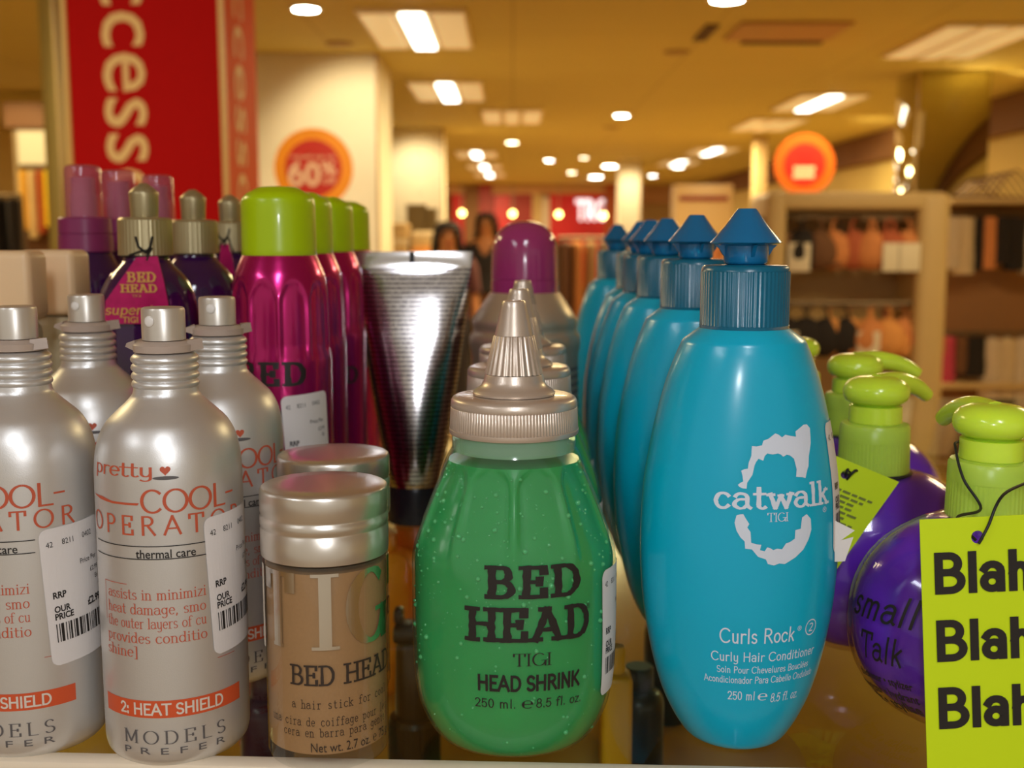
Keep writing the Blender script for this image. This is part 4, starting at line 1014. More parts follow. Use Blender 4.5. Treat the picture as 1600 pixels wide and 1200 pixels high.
lathe([(.1238, .0246), (.1240, .0247), (.1318, .0243), (.1320, .0241)], 480, lambda th, z: 1 - .011 * (1 if math.cos(120 * th) > .2 else 0) , cap0=False, cap1=False, bm=b)
lathe([(.1320, .0241), (.1324, .0243), (.1345, .0241), (.1356, .0234), (.1362, .0222), (.1364, .012)], 240, cap0=False, bm=b)
finish('cap', b, M_pearl, gel, angle=45)
b = lathe([(.1363, .0140), (.1366, .0156), (.1374, .0158), (.1384, .0150), (.1390, .0140), (.1400, .0126), (.1420, .0116), (.1438, .0112), (.1444, .0109)], 200, cap1=False)
lathe([(.1444, .0109), (.1446, .0112), (.1588, .0078), (.1592, .0074)], 312, lambda th, z: 1 - .045 * (.5 + .5 * math.cos(26 * th)), cap0=False, cap1=False, bm=b)
lathe([(.1592, .0074), (.1700, .0049), (.1716, .0046), (.1722, .0042), (.1724, .0030), (.1716, .0028), (.1700, .0026)], 200, cap0=False, bm=b)
finish('nozzle', b, M_pearl, gel, angle=45)
sf = Surf(GR, pg); pr = Print()
slab = lambda s, tr=-.01: stroke_text(s, .23, .12, serif=1.75, sw=.125, track=tr + .15, rough=.22)
sf.fit(pr, slab('BED', .04), INK, 761, 905, 884, 936, xc=826)
sf.fit(pr, slab('HEAD', .03), INK, 731, 919, 950, 1004, xc=820)
sf.fit(pr, stroke_text('TIGI', .12, .04, sw=.04, track=.04), INK, 802, 862, 1021, 1041, xc=828)
sf.fit(pr, plain('HEAD SHRINK', .20, .03), INK, 746, 905, 1055, 1081, xc=820)
for s_, xl, xr in (('250 ml.', 742, 806), ('8.5 fl. oz.', 838, 908)): sf.fit(pr, plain(s_, .115, .05), INK, xl, xr, 1092, 1107, xc=820)
sf.fit(pr, sans_text('℮', .0), INK, 815, 833, 1091, 1107, xc=820)
sf.fit(pr, sans_text('®'), INK, 916, 922, 942, 950, xc=919)
pr.done('printed_lettering', gel)
thg, zg = sf.pick(951, 985)
price_sticker(sf, gel, thg + .18, zg, .026, .050, .03)
g2 = Vector((xat(811, .53, S + .15), .53, S)); dup(gel, g2, .04, 'green gel bottle second in its row, behind the foremost', skip=('bubbles',))
g3 = Vector((xat(817, .632, S + .15), .632, S)); dup(gel, g3, -.04, 'green gel bottle third and last in its row', skip=('bubbles',))

# ---- turquoise conditioner bottles -----------------------------------------------------
M_teal = mat('turquoise_bottle', (.0, .40, .60), .30, sss=.30, ssr=(.1, .8, 1), coat=.55, coat_rough=.18, spec=.3, var=.01, bump=.035, bscale=2400)
M_tealcol = mat('teal_cap', (.003, .155, .27), .26, trans=.25, coat=.15, coat_rough=.2, var=.02)
M_tealcap = mat('blue_cap', (.006, .170, .40), .20, trans=.22, coat=.35, coat_rough=.1, var=.02)
blue_rows = [(0, .0165, .0175), (.0012, .0190, .0195), (.005, .0222, .0215), (.012, .0262, .0238), (.020, .0296, .0256), (.0395, .0347, .0277), (.0597, .0376, .0286), (.0777, .0385, .0288), (.098, .0378, .0282), (.118, .0350, .0268), (.1405, .0297, .0245), (.1520, .0256, .0226), (.1566, .0236, .0214), (.1576, .0228, .0208), (.1618, .0170, .0170)]
BR = curve_rows(blue_rows[:-2], 6) + rows3(blue_rows[-2:])
pb = Vector((xat(1154, .433, S + .08), .433, S))
blue = thing('conditioner_bottle', 'x', 'conditioner bottle', pb, 0, 'turquoise conditioner bottles')
finish('bottle', lathe(BR, 96), M_teal, blue, angle=30)
b = lathe([(.1616, .0160), (.1618, .0168), (.1630, .0170)], 240, cap1=False)
lathe([(.1630, .0170), (.1632, .0168), (.1830, .0168), (.1834, .0166)], 360, lambda th, z: 1 - .012 * (.5 + .5 * math.cos(60 * th)), cap0=False, cap1=False, bm=b)
lathe([(.1834, .0167), (.1848, .0164), (.1856, .0154), (.1858, .006)], 240, cap0=False, bm=b)
finish('screw_cap', b, M_tealcol, blue, angle=45)
finish('spout', lathe([(.1858, .0070), (.1862, .0078), (.1870, .0083), (.1928, .0085), (.1932, .0094), (.1938, .0128), (.1941, .0134), (.1946, .0131), (.2005, .0080), (.2062, .0040), (.2068, .0034), (.2068, .0020), (.2050, .0017)], 64), M_tealcap, blue, angle=40)
for k in range(4):   # fins under the spout rim
    a = k * PI / 2 + .1; ca, sa = math.cos(a), math.sin(a); b = bmesh.new()
    prof = [(.0080, .1932), (.0080, .1884), (.0094, .1900), (.0104, .1918), (.0120, .1932)]
    v0 = [b.verts.new((r * ca - .0007 * sa, r * sa + .0007 * ca, z)) for r, z in prof]; v1 = [b.verts.new((r * ca + .0007 * sa, r * sa - .0007 * ca, z)) for r, z in prof]
    b.faces.new(v0); b.faces.new(v1[::-1])
    for i in range(5): b.faces.new((v0[i], v1[i], v1[(i + 1) % 5], v0[(i + 1) % 5]))
    finish('fin', b, M_tealcap, blue)
sf = Surf(BR, pb); pr = Print()
UP = [(110,515),(130,500),(150,490),(145,450),(135,410),(160,398),(185,395),(190,350),(210,300),(215,225),(250,228),(290,220),(300,185),(340,170),(390,130),(415,140),(440,160),(465,140),(510,150),(545,155),(540,115),(600,65),(625,62),(648,90),(655,200),(640,300),(638,375),(630,400),(615,465),(590,458),(545,455),(550,400),(530,320),(500,295),(475,290),(450,305),(430,288),(410,280),(370,288),(330,280),(310,300),(300,335),(265,320),(245,345),(235,370),(220,440),(180,500),(175,545),(145,542),(120,530)]
LO = [(85,800),(100,745),(125,737),(150,735),(170,770),(195,810),(180,835),(205,870),(210,950),(250,962),(285,965),(275,1005),(310,1015),(330,985),(350,990),(375,1005),(405,995),(440,1000),(470,955),(500,945),(535,920),(540,855),(580,845),(590,760),(625,735),(655,770),(660,850),(640,920),(600,1000),(540,1060),(460,1110),(420,1105),(380,1120),(335,1110),(320,1075),(260,1055),(215,1000),(165,995),(160,940),(130,910),(100,860)]
for poly in (UP, LO): sf.poly(pr, [(1130 + x / 4.8, 650 + y / 4.8) for x, y in poly], WHT)
sf.fit(pr, stroke_text('catwalk', .15, .10, serif=1.5, sw=.10, track=.07, rough=.16), WHT, 1116, 1293, 757, 796, xc=1205)
sf.fit(pr, stroke_text('TIGI', .11, .05, sw=.04, track=.0), WHT, 1199, 1232, 801, 815, xc=1215)
sf.fit(pr, sans_text('®'), WHT, 1285, 1291, 792, 800, xc=1288)
for s_, xl, xr, yt, yb in (('Curls Rock', 1124, 1242, 982, 1006), ('®', 1246, 1252, 978, 985), ('②', 1258, 1274, 970, 990), ('Curly Hair Conditioner', 1111, 1271, 1019, 1034), ('Soin Pour Chevelures Bouclées', 1120, 1262, 1041, 1052), ('Acondicionador Para Cabello Ondulado', 1100, 1267, 1057, 1068), ('250 ml', 1137, 1180, 1080, 1094), ('℮', 1184, 1199, 1080, 1094), ('8.5 fl. oz.', 1204, 1246, 1080, 1094)):
    sf.fit(pr, sans_text(s_, .0) if s_ in '®②℮' else plain(s_, .115, .04), WHT, xl, xr, yt, yb, xc=min(xr, (xl + xr) / 2))
pr.done('printed_lettering', blue)
# sticker wrapped round the far edge, its torn flap standing off
ths, zs = sf.pick(1296, 800)
price_sticker(sf, blue, ths + .42, zs + .0085, .026, .050, .02)
b = bmesh.new(); e0 = sf.P(ths + .12, zs - .004, .0004)
fl = [(0, 0, .0), (.0072, -.0012, -.0035), (.0022, -.0006, -.0075), (.0068, -.0012, -.0060), (.0040, -.001, -.0155), (.0004, 0, -.0160)]
q0 = [b.verts.new(e0 + Vector((x, y, z))) for x, y, z in fl]; q1 = [b.verts.new(e0 + Vector((x, y + .0003, z))) for x, y, z in fl]
for tri in ((0, 1, 2), (0, 2, 5), (2, 3, 4), (2, 4, 5)):
    b.faces.new([q0[i] for i in tri]); b.faces.new([q1[i] for i in tri][::-1])
for i in range(6): b.faces.new((q0[i], q0[(i + 1) % 6], q1[(i + 1) % 6], q1[i]))
finish('torn_flap', b, PAPER, blue, smooth=False)
blue['label'] = 'turquoise conditioner bottle standing foremost in its row, white lettering showing'
for px, D, n in ((1085, .552, 'second'), (1040, .652, 'third'), (1015, .712, 'fourth'), (1001, .772, 'fifth'), (964, .955, 'sixth and last')):
    dup(blue, (xat(px, D, S + .15), D, S), random.uniform(-.03, .03), f'turquoise conditioner bottle, {n} in its row counting from the front', skip=('torn_flap', 'price_sticker') if D > .6 else ('torn_flap',))

# ---- purple pump bottles -----------------------------------------------------------------
M_lime = mat('lime_pump', (.66, .92, .06), .22, sss=.5, ssr=(.9, 1, .1), coat=.4, coat_rough=.06, var=.01)
M_limec = mat('lime_collar', (.54, .78, .09), .30, sss=.4, ssr=(.9, 1, .1), trans=.15, var=.02)
M_purple = mat('purple_lotion', (.16, .035, .55), .18, sss=.30, ssr=(.5, .2, 1), coat=.5, coat_rough=.03, var=.04)
M_pshell = film('purple_clear_shell', (.88, .82, .94), .04, 1.42)
M_tag = mat('lime_tag', (.58, .76, .003), .5, var=.01); M_cord = mat('black_cord', (.01, .01, .01), .6)
def ball(sc, rx, ry, zc, hz, p=2.3, n=26):
    out = []
    for i in range(n + 1):
        a = -PI / 2 + .42 + (PI - .84) * i / n
        c, s_ = math.cos(a), math.sin(a)
        out.append((zc + hz * math.copysign(abs(s_) ** .95, s_), rx * sc * abs(c) ** .88, ry * sc * abs(c) ** .88))
    z0 = out[0][0]; return [(z - z0, a, b) for z, a, b in out]
PB = ball(1, .0545, .0375, .043, .0465)
zt_body = PB[-1][0]
PB2 = [(.0016 + z * .978, a - .0016, b - .0016) for z, a, b in PB]
zk = .084
PB = [(z * zk / zt_body, a, b) for z, a, b in PB]; PB2 = [(z * zk / zt_body, a, b) for z, a, b in PB2]
pp = Vector((xat(1545, .445, S + .09), .445, S))
pump = thing('pump_bottle', 'x', 'pump bottle', pp, 0, 'round purple pump bottles')
finish('bottle', lathe(PB + [(zk + .002, .0150, .0150)], 96), M_pshell, pump)
finish('lotion', lathe(PB2, 96), M_purple, pump)
b = lathe([(zk + .001, .0150), (zk + .0012, .0166)], 240, cap1=False)
lathe([(zk + .0012, .0166), (zk + .0160, .0163)], 336, lambda th, z: 1 - .010 * (.5 + .5 * math.cos(56 * th)), cap0=False, cap1=False, bm=b)
lathe([(zk + .0160, .0164), (zk + .0225, .0162), (zk + .0240, .0154), (zk + .0245, .0135)], 240, cap0=False, bm=b)
finish('collar', b, M_limec, pump)
finish('stem', lathe([(zk + .0243, .0118), (zk + .0248, .0124), (zk + .0325, .0122), (zk + .0330, .0095), (zk + .0345, .0090)], 56), M_lime, pump)
hd = [(0, .006), (.0003, .0118), (.0016, .0140), (.004, .0152), (.0065, .0154), (.009, .0146), (.0112, .0125), (.0126, .0090), (.0132, .0040), (.0133, .0008)]
head = finish('pump_head', lathe([(zk + .0335 + z, r, r) for z, r in hd], 64), M_lime, pump, angle=60)
sp = spline([(0, 0, zk + .0415), (-.012, 0, zk + .0425), (-.022, 0, zk + .0415), (-.031, 0, zk + .0385), (-.038, 0, zk + .0345)], 6)
SPOUT_N = len(sp)
b = tube(sp, [.0062 - .0028 * i / (SPOUT_N - 1) for i in range(SPOUT_N)], 16)
SP_BM = b.copy()
spout = finish('spout', b, M_lime, head, angle=60)
spout.rotation_euler = (0, 0, -1.42)
sf = Surf(PB, pp); pr = Print()
hand = lambda s: stroke_text(s, .11, .10, serif=0, track=.06, slant=.22)
sf.fit(pr, hand('small'), INK, 1338, 1432, 930, 980, xc=1400, cu=.0012, cv=.002)
sf.fit(pr, hand('Talk'), INK, 1344, 1408, 996, 1040, xc=1390, cu=.0012, cv=.002)
for s_, yb, xl, xr in (('thickener • stylizer', 1076, 1346, 1426), ('energizer • hydrant', 1094, 1350, 1436), ('épaissit • stylise', 1108, 1354, 1440)):
    sf.fit(pr, sans_text(s_, .02), INK, xl, xr, yb - 11, yb, xc=1410, cu=.0012, cv=.002)
pr.done('printed_lettering', pump)
pump['label'] = 'purple pump bottle nearest the right edge, behind the big lime tag'
def repump(px, D, rz, label):
    r = dup(pump, (xat(px, D, S + .12), D, S), 0, label)
    for c in r.children:
        if c.name.startswith('pump_head'): c.children[0].rotation_euler = (0, 0, rz)
    return r
pp2 = repump(1369, .535, 3.72, 'purple pump bottle second in its row, wearing a tilted lime tag')
pp3 = repump(1336, .640, 3.28, 'purple pump bottle third in its row, long lime spout pointing right')
pp4 = repump(1243, .745, 1.2, 'purple pump bottle last in its row, mostly behind the turquoise bottle')
# hanging tags
def card(org, ux, uz, wd, ht, r=.0, hole=(0, 0), hr=.0023):
    """flat card with a punched hole, ux right / uz down in its plane"""
    n = ux.cross(uz).normalized(); b = bmesh.new(); N = 28
    hv = [org + ux * (hole[0] + hr * math.cos(2 * PI * i / N)) + uz * (hole[1] + hr * math.sin(2 * PI * i / N)) for i in range(N)]
    ov = []
    for i in range(N):   # matching points on the rim
        a = 2 * PI * i / N; dx, dy = math.cos(a), math.sin(a)
        tx = ((wd - hole[0]) / dx if dx > 1e-9 else (-hole[0]) / dx if dx < -1e-9 else 1e9); ty = ((ht - hole[1]) / dy if dy > 1e-9 else (-hole[1]) / dy if dy < -1e-9 else 1e9)
        q = min(tx, ty); ov.append((hole[0] + dx * q, hole[1] + dy * q))
    cs = [(wd, ht), (0, ht), (0, 0), (wd, 0)]
    for c in cs:  # snap nearest rim point to each corner
        k = min(range(N), key=lambda i: (ov[i][0] - c[0]) ** 2 + (ov[i][1] - c[1]) ** 2); ov[k] = c
    for dn in (0, .0004):
        a_ = [b.verts.new(p + n * dn) for p in hv]; o_ = [b.verts.new(org + ux * x + uz * y + n * dn) for x, y in ov]
        for i in range(N):
            j = (i + 1) % N; f = (a_[i], a_[j], o_[j], o_[i]); b.faces.new(f if dn == 0 else f[::-1])
        if dn == 0: A, O = a_, o_
    for i in range(N):
        j = (i + 1) % N; b.faces.new((O[i], O[j], o_[j], o_[i])); b.faces.new((A[j], A[i], a_[i], a_[j]))
    return b, n
o1 = at(1437, 812, .392); o1b = at(1449, 1200, .384)
uz = (o1b - o1).normalized(); ux = Vector((1, .02, -.004)).normalized(); ux = (ux - uz * ux.dot(uz)).normalized()
t = thing('hanging_tag', 'big lime green tag printed Blah three times, tied to the front purple bottle', 'tag', (0, 0, 0), 0, 'lime tags on the purple bottles')
b, n = card(o1, ux, uz, .0445, .092, 0, (.0205, .0072))
finish('card', b, M_tag, t, smooth=False)
pr = Print(); fr = n if n.y < 0 else -n
for i in range(3):
    pc, wd = plain('Blah', .205, .05)
    pr.add(pc, INK, lambda u, v, o: o1 + ux * u + uz * (-v) + fr * (.00045 + o), xf=lambda a, b, i=i: (.0040 + a / wd * .0360, -(.0270 + .0242 * i) + b * .0150))
pr.done('lettering', t)
hole1 = o1 + ux * .0205 + uz * .0072
nk = Vector((pp.x, pp.y, S + zk + .0285))
def P3(a, r, dz): return nk + Vector((r * math.sin(a), -r * math.cos(a), dz))
loop = [hole1 + Vector((0, -.0012, -.0021)), hole1 + Vector((.003, -.001, .004)), hole1 + Vector((.011, .006, .014)), P3(.75, .0185, -.008), P3(1.15, .0150, .001), P3(1.9, .0136, .002), P3(2.8, .0134, .002), P3(3.9, .0136, .001), P3(4.8, .0150, .000), P3(5.35, .0190, -.010), P3(5.75, .0215, -.020), hole1 + Vector((-.006, .004, .006)), hole1 + Vector((0, .0015, -.0015))]
finish('cord', tube(spline(loop, 8), .00055, 8), M_cord, t)
# tilted tag on the second bottle
o2 = at(1303, 711, .492); ux2 = (at(1405, 753, .492) - o2).normalized(); dn = (at(1300, 900, .478) - at(1405, 753, .492)); uz2 = (dn - ux2 * dn.dot(ux2)).normalized()
t2 = thing('hanging_tag', 'tilted lime green tag with small grey print between the turquoise and purple bottles', 'tag', (0, 0, 0), 0, 'lime tags on the purple bottles')
# skewed card built from its seen corners
c0 = o2 - ux2 * .012; wq = (at(1405, 753, .492) - o2).length + .012
uzs = dn.normalized()
b, n2 = card(c0, ux2, uzs, wq, .062, 0, (wq * .5, .0062)); finish('card', b, M_tag, t2, smooth=False)
fr2 = n2 if n2.y < 0 else -n2
pr = Print(); GI = mat('olive_ink', (.16, .20, .03), .6)
rq = random.Random(2)
for i in range(11):
    y = .0135 + i * .0024; x0_ = wq * .12; x1_ = wq * rq.uniform(.72, .9)
    x = x0_
    while x < x1_:
        L_ = rq.uniform(.0016, .0045); pr.add([rect2d(x, min(x + L_, x1_), -y - .0011, -y)], GI, lambda u, v, o: c0 + ux2 * u + uzs * (-v) + fr2 * (.00045 + o)); x += L_ + .0008
pr.done('fine_print', t2)
h2 = c0 + ux2 * wq * .5 + uzs * .0062
nk = Vector((pp2.location.x, pp2.location.y, S + zk + .0008))
lp = [h2 + Vector((0, -.001, -.002)), h2 + Vector((.004, -.001, .002)), P3(-.55, .0200, -.001), P3(-.1, .0186, -.0012), P3(.6, .0180, 0), P3(1.6, .0178, 0), P3(2.8, .0178, 0), P3(4.0, .0178, 0), P3(5.0, .0184, -.001), P3(5.5, .0200, -.001), h2 + Vector((.001, .001, .002)), h2 + Vector((0, .0015, -.0015))]
finish('cord', tube(spline(lp, 8), .0006, 8), M_cord, t2)

# ---- purple bottles with gold pumps and pink tags -------------------------------------------
M_gold = mat('champagne_metal', (.44, .37, .21), .36, .65, var=.02)
M_dpur = mat('dark_purple_glass', (.045, .006, .075), .10, trans=.25, coat=.6, coat_rough=.03)
SR = curve_rows([(0, .024), (.003, .0262), (.02, .0268), (.12, .0268), (.150, .0262), (.166, .0240), (.176, .0192), (.1815, .0140), (.185, .0115), (.188, .0112)], 4)
ps = Vector((xat(228, .60, S + .19), .60, S))
sup = thing('serum_bottle', 'dark purple bottle with gold pump and full pink tag, first of three', 'serum bottle', ps, 0, 'dark purple bottles with gold pumps')
finish('bottle', lathe(SR, 64), M_dpur, sup)
b = lathe([(.1866, .0120), (.1868, .0140)], 200, cap1=False)
lathe([(.1868, .0140), (.2050, .0138)], 240, lambda th, z: 1 - .014 * (.5 + .5 * math.cos(40 * th)), cap0=False, cap1=False, bm=b)
lathe([(.2050, .0138), (.2062, .0128), (.2066, .008)], 200, cap0=False, bm=b)
finish('collar', b, M_gold, sup)
finish('pump_head', lathe([(.2064, .0068), (.2070, .0070), (.2170, .0074), (.2186, .0076), (.2195, .0074), (.2222, .0045), (.2232, .0030), (.2240, .0020), (.2242, .0006)], 40), M_gold, sup)
M_ptag = mat('magenta_holo_tag', (.50, .010, .13), .25, .35, var=.35, vscale=260); M_gink = mat('gold_ink', (.62, .34, .08), .4, .3)
def pink_tag(D, pts_px, bottle, label, texts):
    t = thing('pink_tag', label, 'tag', (0, 0, 0), 0, 'pink tags on the gold pump bottles')
    b = bmesh.new(); P = [at(x, y, D) for x, y in pts_px]; n = Vector((0, .0004, 0))
    v0 = [b.verts.new(p) for p in P]; v1 = [b.verts.new(p + n) for p in P]; b.faces.new(v0); b.faces.new(v1[::-1])
    for i in range(len(P)): b.faces.new((v0[i], v1[i], v1[(i + 1) % len(P)], v0[(i + 1) % len(P)]))
    finish('card', b, M_ptag, t, smooth=False)
    pr = Print()
    for pw, xl, xr, yt, yb in texts:
        a = at(xl, yb, D); c = at(xr, yt, D); pc, wd = pw
        pr.add(pc, M_gink, lambda u, v, o: Vector((a.x + u, D - .0004 - o, a.z + v)), xf=lambda x, y, wd=wd: (x / wd * (c.x - a.x), y * (c.z - a.z)))
    if texts: pr.done('lettering', t)
    nk = Vector((bottle.x, bottle.y, S + .1863)); tip = (P[0] + P[1]) / 2 + Vector((0, -.0003, 0))
    pts = [tip, tip + Vector((.002, .002, .004))] + [nk + Vector((.0118 * math.sin(a), -.0118 * math.cos(a), 0)) for a in (.4, 1.3, 2.4, 3.5, 4.6, 5.6)] + [tip + Vector((-.001, .002, .003)), tip + Vector((0, .0006, -.002))]
    b = tube(spline(pts, 6), .0006, 8)
    for sx in (-1, 1): tube([tip + Vector((0, -.001, .002)), tip + Vector((sx * .003, -.003, .005)), tip + Vector((sx * .0042, -.003, .010))], .0007, 6, b)
    finish('string', b, M_cord, t)
pink_tag(.572, [(213, 402), (246, 400), (256, 440), (263, 476), (262, 506), (163, 506), (165, 470)], ps, 'magenta tag lettered in gold, hanging on the first gold pump bottle',
    [(slab('BED', .03), 200, 243, 425, 441), (slab('HEAD', .02), 190, 245, 444, 457), (stroke_text('TIGI', .12, .06, sw=.05), 207, 221, 460, 464), (stroke_text('superst', .13, .10, serif=0, slant=.15), 164, 240, 476, 492), (sans_text('TIGI', .02), 192, 216, 495, 504)])
s2 = Vector((xat(304, .68, S + .19), .68, S)); dup(sup, s2, .3, 'dark purple bottle with gold pump, middle of three')
s3 = Vector((xat(361, .765, S + .19), .765, S)); dup(sup, s3, -.2, 'dark purple bottle with gold pump, beside the lime cap')
pink_tag(.735, [(345, 382), (357, 381), (364, 408), (366, 430), (341, 425)], s3, 'small magenta tag on the gold pump bottle beside the lime cap', [])

# ---- lilac capped purple bottles ---------------------------------------------------------------
M_lilac = film('lilac_clear', (.86, .58, .68), .05, 1.42, .30, (.60, .24, .32)); M_plum = mat('plum_collar', (.24, .025, .11), .35); M_lil2 = mat('lilac_spray_head', (.62, .30, .38), .5)
pl_ = Vector((xat(133, .72, S + .2), .72, S))
lil = thing('spray_bottle', 'dark purple bottle under a clear lilac cap, nearest the left edge', 'spray bottle', pl_, 0, 'lilac capped bottles')
finish('bottle', lathe(curve_rows([(0, .0215), (.003, .0235), (.02, .024), (.15, .024), (.172, .0225), (.182, .0175), (.1875, .0150)], 4), 56), M_dpur, lil)
finish('collar', lathe([(.1870, .0148), (.1872, .0166), (.1975, .0164), (.1978, .0158), (.1984, .0158), (.1987, .0163), (.2075, .0160), (.2085, .0150), (.2087, .011)], 56), M_plum, lil)
finish('spray_head', lathe([(.2088, .0080), (.2230, .0080), (.2232, .0072), (.2330, .0072), (.2335, .004)], 40), M_lil2, lil)
finish('clear_cap', lathe([(.2086, .0113), (.2380, .0110), (.2400, .0102), (.2408, .0085), (.2410, .002)], 48), M_lilac, lil)
dup(lil, (xat(188, .775, S + .2), .775, S), 0, 'dark purple bottle under a clear lilac cap, middle of three')
dup(lil, (xat(249, .835, S + .2), .835, S), 0, 'dark purple bottle under a clear lilac cap, behind the gold pump')

# ---- cream boxy bottles -------------------------------------------------------------------------
M_crm = mat('cream_plastic', (.82, .58, .34), .38, sss=.15, ssr=(1, .7, .5)); M_crm2 = mat('olive_cream_plastic', (.50, .42, .26), .4)
pc_ = Vector((xat(15, .575, S + .17), .575, S))
crm = thing('lotion_bottle', 'cream squared bottle cut off by the left edge', 'lotion bottle', pc_, 0, 'cream squared bottles')
finish('bottle', box_bm(-.0135, .0135, -.010, .010, 0, .1545, .006, 4), M_crm2, crm)
finish('cap', box_bm(-.0155, .0155, -.012, .012, .1548, .1895, .004, 4), M_crm, crm)
b = lathe([(0, .0018), (.0006, .0016), (.0008, .0004)], 20); bmesh.ops.rotate(b, verts=b.verts, matrix=Matrix.Rotation(PI / 2, 3, 'X')); bmesh.ops.translate(b, verts=b.verts, vec=(-.004, -.0119, .1715))
finish('cap_dot', b, INKG, crm)
dup(crm, (xat(86, .615, S + .17), .615, S), -.05, 'cream squared bottle second from the left edge')

# ---- pink hairspray cans with lime caps ------------------------------------------------------------
M_can = mat('magenta_can', (.50, .008, .15), .22, .70, coat=.4, coat_rough=.08, var=.02)
M_limecap = mat('lime_can_cap', (.42, .60, .003), .30, sss=.1, coat=.2, var=.01)
def canflute(th, z):
    w_ = max(0., min(1., (.1765 - z) / .006)) * max(0., min(1., (z - .136) / .004))
    if w_ <= 0: return 1.
    q = abs(((th / (2 * PI) * 10 + .25) % 1) - .5) * 2
    w_ *= max(0., min(1., ((.176 - .012 * (1 - q) ** 2) - z) / .003))
    return 1 - .05 * w_ * (1 if q > .22 else (q / .22) ** 1.5)
CR = curve_rows([(0, .0235), (.0015, .0252), (.006, .0256), (.05, .0256), (.10, .0256), (.130, .0256), (.150, .0255), (.166, .0250), (.176, .0232), (.183, .0205), (.1872, .0186)], 6)
pk = Vector((xat(437, .585, S + .18), .585, S))
can = thing('hairspray_can', 'pink hairspray can with lime cap, foremost of its row', 'hairspray can', pk, .0, 'pink hairspray cans')
finish('can', lathe(CR, 240, canflute), M_can, can, angle=60)
finish('cap', lathe(curve_rows([(.1868, .0186), (.1872, .01885), (.195, .0188), (.2125, .01865)], 3) + curve_rows([(.2125, .01865), (.2150, .0182), (.2180, .0158), (.2198, .0125), (.2206, .0110), (.2214, .0085), (.2217, .0045), (.2218, .0005)], 3)[1:], 64), M_limecap, can, angle=60)
sf = Surf(CR, pk); pr = Print()
sf.fit(pr, slab('BED', .06), INK, 376, 477, 566, 604, xc=440)
sf.fit(pr, slab('HEAD', .02), INK, 372, 500, 626, 660, xc=440)
pr.done('printed_lettering', can)
thk, zk_ = sf.pick(480, 655)
price_sticker(sf, can, thk + .05, zk_ - .012, .0265, .050, .06)
for px, D, n in ((468, .655, 'second'), (506, .730, 'third'), (537, .822, 'last')):
    dup(can, (xat(px, D, S + .19), D, S), random.uniform(-.2, .2), f'pink hairspray can with lime cap, {n} of its row', skip=('price_sticker',))

# ---- chrome tube standing on its black cap --------------------------------------------------------
M_chrome = mat('chrome_foil', (.62, .60, .60), .14, 1.0, var=.02)
nt = M_chrome.node_tree; N = nt.nodes; L = nt.links; bs = N['Principled BSDF']     # rows of fine dark print
tc = N.new('ShaderNodeTexCoord'); sx_ = N.new('ShaderNodeSeparateXYZ'); L.new(tc.outputs['Object'], sx_.inputs[0])
m1 = N.new('ShaderNodeMath'); m1.operation = 'MULTIPLY'; m1.inputs[1].default_value = 1 / .0031; L.new(sx_.outputs['Z'], m1.inputs[0])
m2 = N.new('ShaderNodeMath'); m2.operation = 'FRACT'; L.new(m1.outputs[0], m2.inputs[0])
m3 = N.new('ShaderNodeMath'); m3.operation = 'LESS_THAN'; m3.inputs[1].default_value = .46; L.new(m2.outputs[0], m3.inputs[0])
mp = N.new('ShaderNodeMapping'); mp.inputs['Scale'].default_value = (900, 0, 322); L.new(tc.outputs['Object'], mp.inputs[0])
wn = N.new('ShaderNodeTexNoise'); wn.inputs['Scale'].default_value = 1; L.new(mp.outputs[0], wn.inputs['Vector'])
m4 = N.new('ShaderNodeMath'); m4.operation = 'GREATER_THAN'; m4.inputs[1].default_value = .42; L.new(wn.outputs['Fac'], m4.inputs[0])
m5 = N.new('ShaderNodeMath'); m5.operation = 'MULTIPLY'; L.new(m3.outputs[0], m5.inputs[0]); L.new(m4.outputs[0], m5.inputs[1])
m6 = N.new('ShaderNodeMath'); m6.operation = 'LESS_THAN'; m6.inputs[1].default_value = .176; L.new(sx_.outputs['Z'], m6.inputs[0])
m7 = N.new('ShaderNodeMath'); m7.operation = 'MULTIPLY'; L.new(m5.outputs[0], m7.inputs[0]); L.new(m6.outputs[0], m7.inputs[1])
m8 = N.new('ShaderNodeMath'); m8.operation = 'MULTIPLY'; m8.inputs[1].default_value = .92; L.new(m7.outputs[0], m8.inputs[0])
src = bs.inputs['Base Color'].links[0].from_socket
mxx = N.new('ShaderNodeMix'); mxx.data_type = 'RGBA'; mxx.inputs[7].default_value = (.05, .03, .05, 1); L.new(m8.outputs[0], mxx.inputs[0]); L.new(src, mxx.inputs[6]); L.new(mxx.outputs[2], bs.inputs['Base Color'])
pt = Vector((xat(647, .775, S + .1), .775, S))
tb = thing('squeeze_tube', 'chrome squeeze tube with crimped end, standing on a black cap', 'tube', pt, .06)
b = bmesh.new(); rings = []
for (z, rx, ry) in ((.0262, .0190, .0190), (.030, .0196, .0196), (.06, .0242, .0180), (.10, .0304, .0138), (.13, .0344, .0096), (.155, .0378, .0056), (.170, .0396, .0028), (.1765, .0404, .0014), (.1775, .0405, .0009), (.1865, .0412, .0009)):
    ring = []
    for i in range(72):
        th = 2 * PI * i / 72; s_, c_ = math.sin(th), math.cos(th)
        e = 1.0
        dent = 1 - .35 * math.exp(-((z - .125) / .03) ** 2) * max(0, c_) ** 3
        ring.append(b.verts.new((rx * s_, -ry * c_ * dent, z)))
    rings.append(ring)
for p_, q_ in zip(rings, rings[1:]):
    for i in range(72): b.faces.new((p_[i], p_[(i + 1) % 72], q_[(i + 1) % 72], q_[i]))
b.faces.new(rings[0][::-1]); b.faces.new(rings[-1])
finish('tube', b, M_chrome, tb, angle=50)
